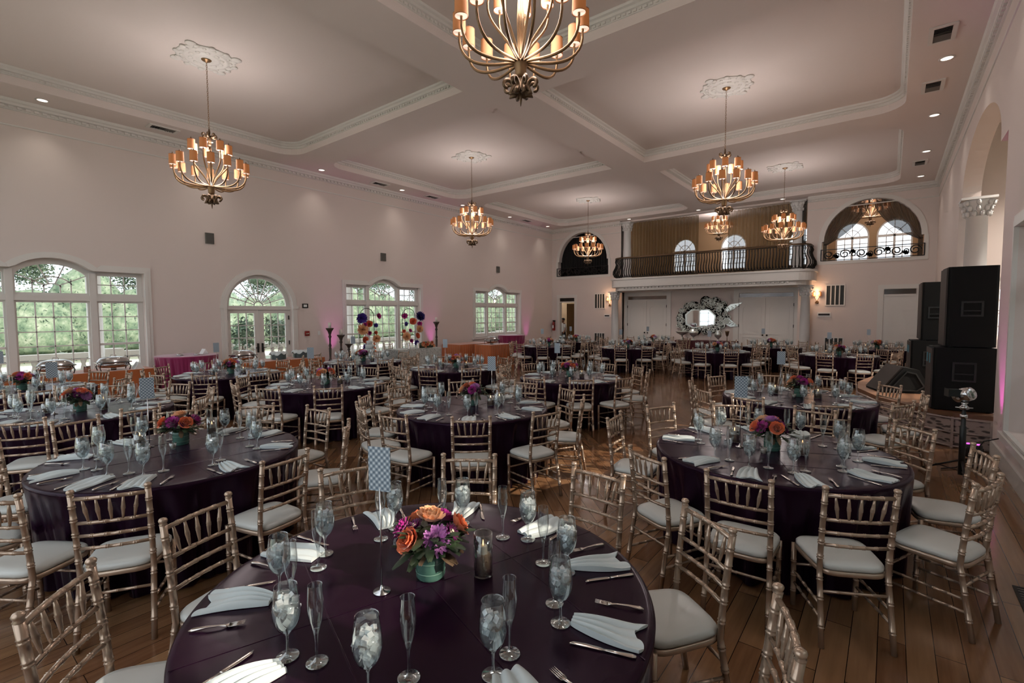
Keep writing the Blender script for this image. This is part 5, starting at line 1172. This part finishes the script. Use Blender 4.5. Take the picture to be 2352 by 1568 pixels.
FL2 = [('m', 10.96, 1.87, .13), ('n', 11.65, 1.87, .19), ('v', 10.96, 1.6, .09), ('c', 11.32, 1.68, .14), ('m', 11.6, 1.59, .11), ('y', 11.57, 1.42, .15), ('c', 10.92, 1.35, .07), ('m', 11.17, 1.37, .08), ('y', 10.97, 1.17, .16), ('c', 11.51, 1.17, .12), ('m', 11.21, 1.01, .09), ('p', 11.42, .93, .10)]
for fl, ya, yb, lab in ((FL1, 9.19, 9.73, 'left iron arch stand of giant paper flowers at the window'), (FL2, 10.9, 11.46, 'right iron arch stand of giant paper flowers at the window')):
    t = thing('paper_flower_stand', lab, 'flower stand', (-13.3, (ya+yb)/2, 0), 0, 'paper flower stands'); b = MB(); h = (yb-ya)/2
    b.tube([(0, -h, 0), (0, -h, 1.86)]+[(0, p[0], p[1]) for p in arcpts(0, 1.86, h, .27, 180, 0, 12)]+[(0, h, 0)], .011, 6); b.build('arch', M['black'], t)
    b = MB(); b.box(-.12, .12, -h-.03, h+.03, 0, .015); b.tube([(0, -h, .9), (0, h, .9)], .008, 6); b.build('base', M['black'], t)
    for i, (k, y, z, r) in enumerate(fl):
        o = put('paper_flower', PF[k], t, (.06+.04*(i % 3), y-(ya+yb)/2, z)); q = r*1.0; o.scale = (q, q, q); o.rotation_euler = (R(rnd.uniform(-15, 15)), R(80+rnd.uniform(-18, 8)), R(rnd.uniform(-35, 5)))
def candlestick(x, y, h, label):
    t = thing('pillar_candlestick', label, 'candlestick', (x, y, 0), rnd.uniform(0, 6), 'tall carved candlesticks'); b = MB()
    k = h; b.lathe([(.13, 0), (.13, .03), (.09, .06), (.05, .12), (.07, .18), (.035, .22), (.05, k*.3), (.032, k*.33), (.055, k*.36), (.03, k*.4), (.04, k*.6), (.026, k*.62), (.045, k*.65), (.025, k*.7), (.03, k*.8), (.05, k*.83), (.03, k*.86), (.06, k*.93), (.11, k*.98), (.12, k)], 14); b.build('stick', mat('carved_wood', '#4a3d33', .5, .2, noise=(14, .7)) if 'carved_wood' not in bpy.data.materials else bpy.data.materials['carved_wood'], t)
    b = MB(); b.lathe([(.045, k), (.045, k+.16), (.04, k+.165)], 14); b.build('candle', M['candle'], t)
candlestick(-13.3, 8.14, 1.53, 'tallest carved candlestick left of the flower-stand window'); candlestick(-13.3, 8.51, 1.31, 'middle carved candlestick left of the flower-stand window'); candlestick(-13.3, 8.78, 1.02, 'shortest carved candlestick left of the flower-stand window'); candlestick(-13.3, 12.49, 1.65, 'tall carved candlestick right of the lace table')
# magenta uplights
def uplight(x, y, rz, label, dirv, pw=45, z=0):
    t = thing('led_uplight', label, 'uplight', (x, y, z), rz, 'magenta floor uplights'); b = MB(); b.tube([(-.11, 0, .02), (-.11, 0, .16), (.11, 0, .16), (.11, 0, .02)], .008, 5); b.box(-.12, .12, -.06, .06, 0, .012); b.build('yoke', M['black'], t)
    b = MB(); b.lathe([(.07, .05), (.095, .07), (.095, .21), (.085, .22)], 18, cap=True); b.build('housing', M['spkedge'], t)
    b = MB()
    for k in range(7):
        a = 2*PI*k/6; q = .0 if k == 6 else .055; b.lathe([(.018, .2215), (.001, .224)], 8, (q*math.cos(a), q*math.sin(a), 0), cap=False)
    b.build('led', mat('magenta_led', '#e040d0', .5, emit=('#f050e0', 3)) if 'magenta_led' not in bpy.data.materials else bpy.data.materials['magenta_led'], t)
    l = bpy.data.lights.new('uplight_spot', 'SPOT'); l.energy = pw; l.color = (1, .10, .75); l.spot_size = R(42); l.spot_blend = .9; l.shadow_soft_size = .06
    o = bpy.data.objects.new('uplight_spot', l); COL.objects.link(o); o.location = (x, y, z+.24); o.rotation_euler = Vector(dirv).to_track_quat('-Z', 'Y').to_euler()
uplight(XL+.3, 8.75, 0, 'magenta uplight behind the carved candlesticks', (-.12, 0, 1)); uplight(XL+.3, 13.0, 0, 'magenta uplight right of the flower-stand window', (-.12, 0, 1)); uplight(XL+.3, 19.3, 0, 'magenta uplight between the farthest window and the side door', (-.12, 0, 1), 35)
uplight(.9, 8.6, .4, 'magenta uplight on the floor beside the light stand', (.20, .10, 1), 45)
# ------------------------------------------------------------------ stage
SP = [(XR+3.8, 9.25), (XR, 9.25), (.75, 9.3), (.3, 9.6), (-.12, 10.3), (-.45, 11.3), (-.5, 12.3), (-.3, 13.5), (.3, 14.6), (XR, 15.1), (XR+3.8, 15.1)]
t = thing('stage', 'low carpeted stage platform with pale lattice-pattern front', 'stage', (0, 0, 0)); b = MB(); b.prism(SP[::-1], [], fz(0), .44, .5); b.build('deck', mat('stage_deck', '#6b4a33', .5, noise=(8, .3)), t)
b = MB(); q = [(x+(.03 if x < 1 else 0), y) for x, y in SP]; b.prism(q[::-1], [], fz(0), .0, .44)
def lat():
    m = mat('stage_lattice', '#b7a79e', .7); nt = m.node_tree; bs = nt.nodes['Principled BSDF']; tc = nt.nodes.new('ShaderNodeTexCoord'); mp = nt.nodes.new('ShaderNodeMapping'); mp.inputs['Scale'].default_value = (11, 5, 26)
    n = nt.nodes.new('ShaderNodeTexVoronoi'); n.inputs['Scale'].default_value = 1; nt.links.new(tc.outputs['Object'], mp.inputs[0]); nt.links.new(mp.outputs[0], n.inputs['Vector'])
    cr = nt.nodes.new('ShaderNodeValToRGB'); cr.color_ramp.elements[0].position = .32; cr.color_ramp.elements[0].color = lin('#4a423f'); cr.color_ramp.elements[1].position = .5; cr.color_ramp.elements[1].color = lin('#a99a93')
    nt.links.new(n.outputs[0], cr.inputs[0]); nt.links.new(cr.outputs[0], bs.inputs['Base Color']); return m
b.build('lattice_skirt', lat(), t)
b = MB()
for a, c in zip(SP[1:-1], SP[2:]):
    for z in (.02, .22, .42): b.tube([(a[0]-.01, a[1]-.01, z), (c[0]-.01, c[1]-.01, z)], .014, 4)
    n = max(1, int((Vector(c)-Vector(a)).length/.36))
    for k in range(n): p = Vector(a)+(Vector(c)-Vector(a))*k/n; b.box(p.x-.02, p.x+.01, p.y-.02, p.y+.01, 0, .44)
b.build('lattice_batten', mat('pale_batten', '#a99b95', .7), t)
for i, (x, y) in enumerate(((2.4, 10.6), (3.4, 12.4), (2.4, 14.0))): can(x, y, H1-.1, 'added recessed fill light over the stage alcove, %s from the near side' % ordn[i], 900)  # strong lights added out of view to brighten the alcove
def cabinet(name, cx, cy, z, wx, dy, h, rz, label, sub):
    t = thing(name, label, 'speaker', (cx, cy, z), rz, 'black stage speakers'); b = MB(); r = .03
    b.prism([(-wx/2+r, -dy/2), (wx/2-r, -dy/2), (wx/2, -dy/2+r), (wx/2, dy/2-r), (wx/2-r, dy/2), (-wx/2+r, dy/2), (-wx/2, dy/2-r), (-wx/2, -dy/2+r)], [], fz(0), .015, h); b.build('cabinet', M['spk'], t)
    b = MB(); b.prism([(-dy/2+.02, .03), (dy/2-.02, .03), (dy/2-.02, h-.02), (-dy/2+.02, h-.02)], [], lambda u, v, d: (-wx/2-d, u, v), 0, .02); b.build('grille', M['grille'], t)
    b = MB(); hz = h*.48 if not sub else h*.62; w_, hh = (.12, .11) if not sub else (.13, .14)
    b.prism([(-w_, hz-hh), (w_, hz-hh), (w_, hz+hh), (-w_, hz+hh)], [[(-w_+.025, hz-hh+.025), (w_-.025, hz-hh+.025), (w_-.025, hz+hh-.025), (-w_+.025, hz+hh-.025)]], lambda u, v, d: (u, -dy/2-d, v), 0, .012); b.box(-w_+.03, w_-.03, -dy/2-.02, -dy/2, hz-.035, hz-.02); b.build('handle', M['spkedge'], t)
    for s in (-1, 1):
        for q in (-1, 1): b = MB(); b.lathe([(.025, 0), (.025, .015)], 10, (s*(wx/2-.06), q*(dy/2-.06), 0)); b.build('foot', M['spkedge'], t)
    if sub:
        for q in (-.12, .14): b = MB(); b.box(-wx/2-.026, -wx/2-.02, q-.035, q+.035, h-.24, h-.10); b.build('badge', mat('blue_badge', '#3f8ea3', .4) if 'blue_badge' not in bpy.data.materials else bpy.data.materials['blue_badge'], t)
cabinet('stage_subwoofer', .84, 9.78, .5, .68, .62, .92, .06, 'big black subwoofer with blue badges at the near stage corner', True)
cabinet('stage_speaker', .9, 9.8, 1.42, .54, .56, 1.17, .06, 'tall black speaker on top of the near subwoofer', False)
cabinet('stage_subwoofer', .62, 12.3, .5, .62, .6, .9, .05, 'black subwoofer farther along the stage', True)
cabinet('stage_speaker', .66, 12.3, 1.4, .42, .5, 1.1, .05, 'black speaker on top of the farther subwoofer', False)
t = thing('floor_monitor', 'black wedge monitor lying on the stage edge', 'speaker', (.12, 11.35, .5), .35, 'black stage speakers'); b = MB()
b.prism([(-.36, 0), (.22, 0), (.36, .12), (.2, .42), (-.02, .46)], [], fy(0), -.35, .35); b.build('cabinet', M['spk'], t)
b = MB(); b.prism([(-.25, .04), (.18, .04), (.29, .13), (.16, .36), (.02, .4)], [[(-.21, .06), (.17, .06), (.26, .135), (.145, .34), (.02, .37)]], fy(-.35), -.012, 0); b.build('side_rim', M['spkedge'], t)
b = MB(); b.add([(-.35, -.33, .02), (-.03, -.33, .455), (-.03, .33, .455), (-.35, .33, .02), (-.37, -.33, .03), (-.05, -.33, .47), (-.05, .33, .47), (-.37, .33, .03)], [(4, 7, 6, 5), (0, 1, 5, 4), (1, 2, 6, 5), (2, 3, 7, 6), (3, 0, 4, 7)]); b.build('grille', M['grille'], t)
t = thing('cymbal_stand', 'thin cymbal stand behind the big stage speakers', 'cymbal stand', (1.75, 13.2, .515)); b = MB()
for k in range(3): a = 2*PI*k/3; b.tube([(0, 0, .35), (.3*math.cos(a), .3*math.sin(a), 0)], .012, 6)
b.tube([(0, 0, .3), (0, 0, 1.45)], .012, 6); b.build('stand', M['silver'], t); b = MB(); b.lathe([(.2, 1.44), (.05, 1.46), (.01, 1.48)], 24); b.build('cymbal', M['bronze'], t)
t = thing('drum', 'black drum behind the big stage speakers', 'drum', (2.3, 12.6, .5)); b = MB(); b.lathe([(.28, 0), (.28, .5)], 24); b.build('shell', M['spkedge'], t); b = MB(); b.lathe([(.29, .5), (.29, .53), (.27, .535)], 24); b.build('hoop', M['silver'], t)
# light stand at the right
t = thing('light_stand', 'black tripod light stand with silver lamp head beside the stage', 'light stand', (.70, 7.55, 0), .3)
for k in range(3): a = 2*PI*k/3+.25; b = MB(); b.tube([(.03*math.cos(a), .03*math.sin(a), .22), (.42*math.cos(a), .42*math.sin(a), .015)], .012, 6); b.tube([(.03*math.cos(a), .03*math.sin(a), .1), (.25*math.cos(a), .25*math.sin(a), .12)], .007, 5); b.build('leg', M['black'], t)
b = MB(); b.lathe([(.03, .06), (.03, .62), (.022, .63), (.022, .78), (.016, .79), (.016, .86)], 14); b.build('pole', M['spkedge'], t)
b = MB(); b.lathe([(.035, .72), (.035, .76)], 14); b.lathe([(.03, .82), (.045, .83), (.045, .85), (.03, .86), (.02, .88), (.035, .9)], 14); b.tube([(-.08, 0, .84), (.08, 0, .84)], .008, 6); b.build('collar', M['silver'], t)
me = MB(); me.lathe([(.05, -.1), (.075, -.09), (.08, 0), (.075, .07), (.05, .09)], 18); me = me.mesh('lamp_head', M['silver']); o = put('lamp_head', me, t, (.0, 0, .99)); o.rotation_euler = (R(70), 0, R(25))
b = MB(); b.box(-.16, -.04, -.05, .05, .97, 1.05); b.box(-.17, -.16, -.055, .055, .965, 1.055); b.build('lamp_box', M['spkedge'], t)
b = MB(); b.tube([(.45, .2, .012), (.6, .35, .015), (.72, .45, .1), (.85, .5, .35), (1.02, .5, .42)], .008, 6); tag(b.build('cable', M['black'], None, (.1, 7.7, 0)), 'black cable looping up to the wall beside the uplight', 'cable')
t = thing('floor_vent', 'black slotted floor vent near the right wall', 'floor vent', (.82, 4.45, 0), 0); b = MB(); b.prism([(-.08, -.36), (.08, -.36), (.08, .36), (-.08, .36)], [[(-.06, -.34), (.06, -.34), (.06, .34), (-.06, .34)]], fz(0), .001, .006); b.build('frame', M['black'], t)
b = MB(); b.box(-.06, .06, -.34, .34, .0005, .002); b.build('backing', M['ink'], t); b = MB()
for k in range(17): b.obox((0, -.33+.041*k, .004), .12, .012, .003, None)
b.build('slat', M['grey'], t)
# ------------------------------------------------------------------ person in the hallway
t = thing('person', 'person in white shirt and dark trousers walking in the hallway behind the side door', 'person', (-14.02, YB+.85, 0), R(-20))
l = bpy.data.lights.new('hall_fill_light', 'POINT'); l.energy = 30; l.color = (1, .9, .78); l.shadow_soft_size = .1; o = bpy.data.objects.new('hall_fill_light', l); COL.objects.link(o); o.location = (-13.9, YB+2.6, 2.9)  # added fill light without a fixture, brightens the hallway and person
def skin(name, verts, edges, radii, m, parent, lvl=2):
    me = bpy.data.meshes.new(name); me.from_pydata(verts, edges, []); me.materials.append(m); o = bpy.data.objects.new(name, me); COL.objects.link(o)
    o.modifiers.new('skin', 'SKIN'); 
    for i, r in enumerate(radii): me.skin_vertices[0].data[i].radius = (r, r) if not isinstance(r, tuple) else r
    me.skin_vertices[0].data[0].use_root = True
    s_ = o.modifiers.new('sub', 'SUBSURF'); s_.levels = s_.render_levels = lvl
    if parent: o.parent = parent
    return o
V = [(0, 0, .92), (0, 0, 1.08), (0, 0, 1.25), (0, 0, 1.38), (0, .01, 1.46), (-.09, 0, .88), (-.1, -.05, .5), (-.1, .02, .1), (-.1, -.1, .04), (.09, 0, .88), (.1, .1, .5), (.1, .24, .12), (.1, .14, .05),
     (-.17, 0, 1.36), (-.23, .03, 1.1), (-.22, -.06, .88), (-.21, -.1, .8), (.17, 0, 1.36), (.24, .0, 1.1), (.22, -.12, .93), (.2, -.16, .86)]
Ed = [(0, 1), (1, 2), (2, 3), (3, 4), (0, 5), (5, 6), (6, 7), (7, 8), (0, 9), (9, 10), (10, 11), (11, 12), (3, 13), (13, 14), (14, 15), (15, 16), (3, 17), (17, 18), (18, 19), (19, 20)]
Rd = [(.15, .11), (.13, .1), (.15, .11), (.12, .09), .055, .09, .065, .045, .04, .09, .065, .045, .04, .06, .045, .035, .03, .06, .045, .035, .03]
skinm = mat('skin_tone', '#8a5f48', .6)
body = skin('body', V, Ed, Rd, skinm, t)
b = MB(); blob(b, (0, -.005, 1.57), .095, 1.25, 14); b.lathe([(.02, -.0), (.012, .03)], 6, (0, -.095, 1.555)); b.build('head', skinm, t)
b = MB(); b.lathe([(.1, 1.58), (.103, 1.63), (.08, 1.685), (.02, 1.70)], 14, (0, .012, 0), cap=False); b.build('hair', M['ink'], t)
b = MB(); b.lathe([(.165, .86), (.16, 1.0), (.165, 1.2), (.19, 1.36), (.1, 1.43), (.07, 1.45)], 16, sy=.72, cap=False)
for s in (-1, 1): b.tube([(s*.17, 0, 1.37), (s*.235, .02, 1.12), (s*.225, -.05, .96)], [.072, .058, .048], 10)
b.build('shirt', M['white'], t)
b = MB(); b.lathe([(.15, .8), (.168, .88), (.165, .95)], 16, sy=.74)
b.tube([(-.08, 0, .9), (-.1, -.05, .5), (-.1, .02, .1)], [.105, .08, .06], 10); b.tube([(.08, 0, .9), (.1, .1, .5), (.1, .24, .12)], [.105, .08, .06], 10); b.build('trousers', M['ink'], t)
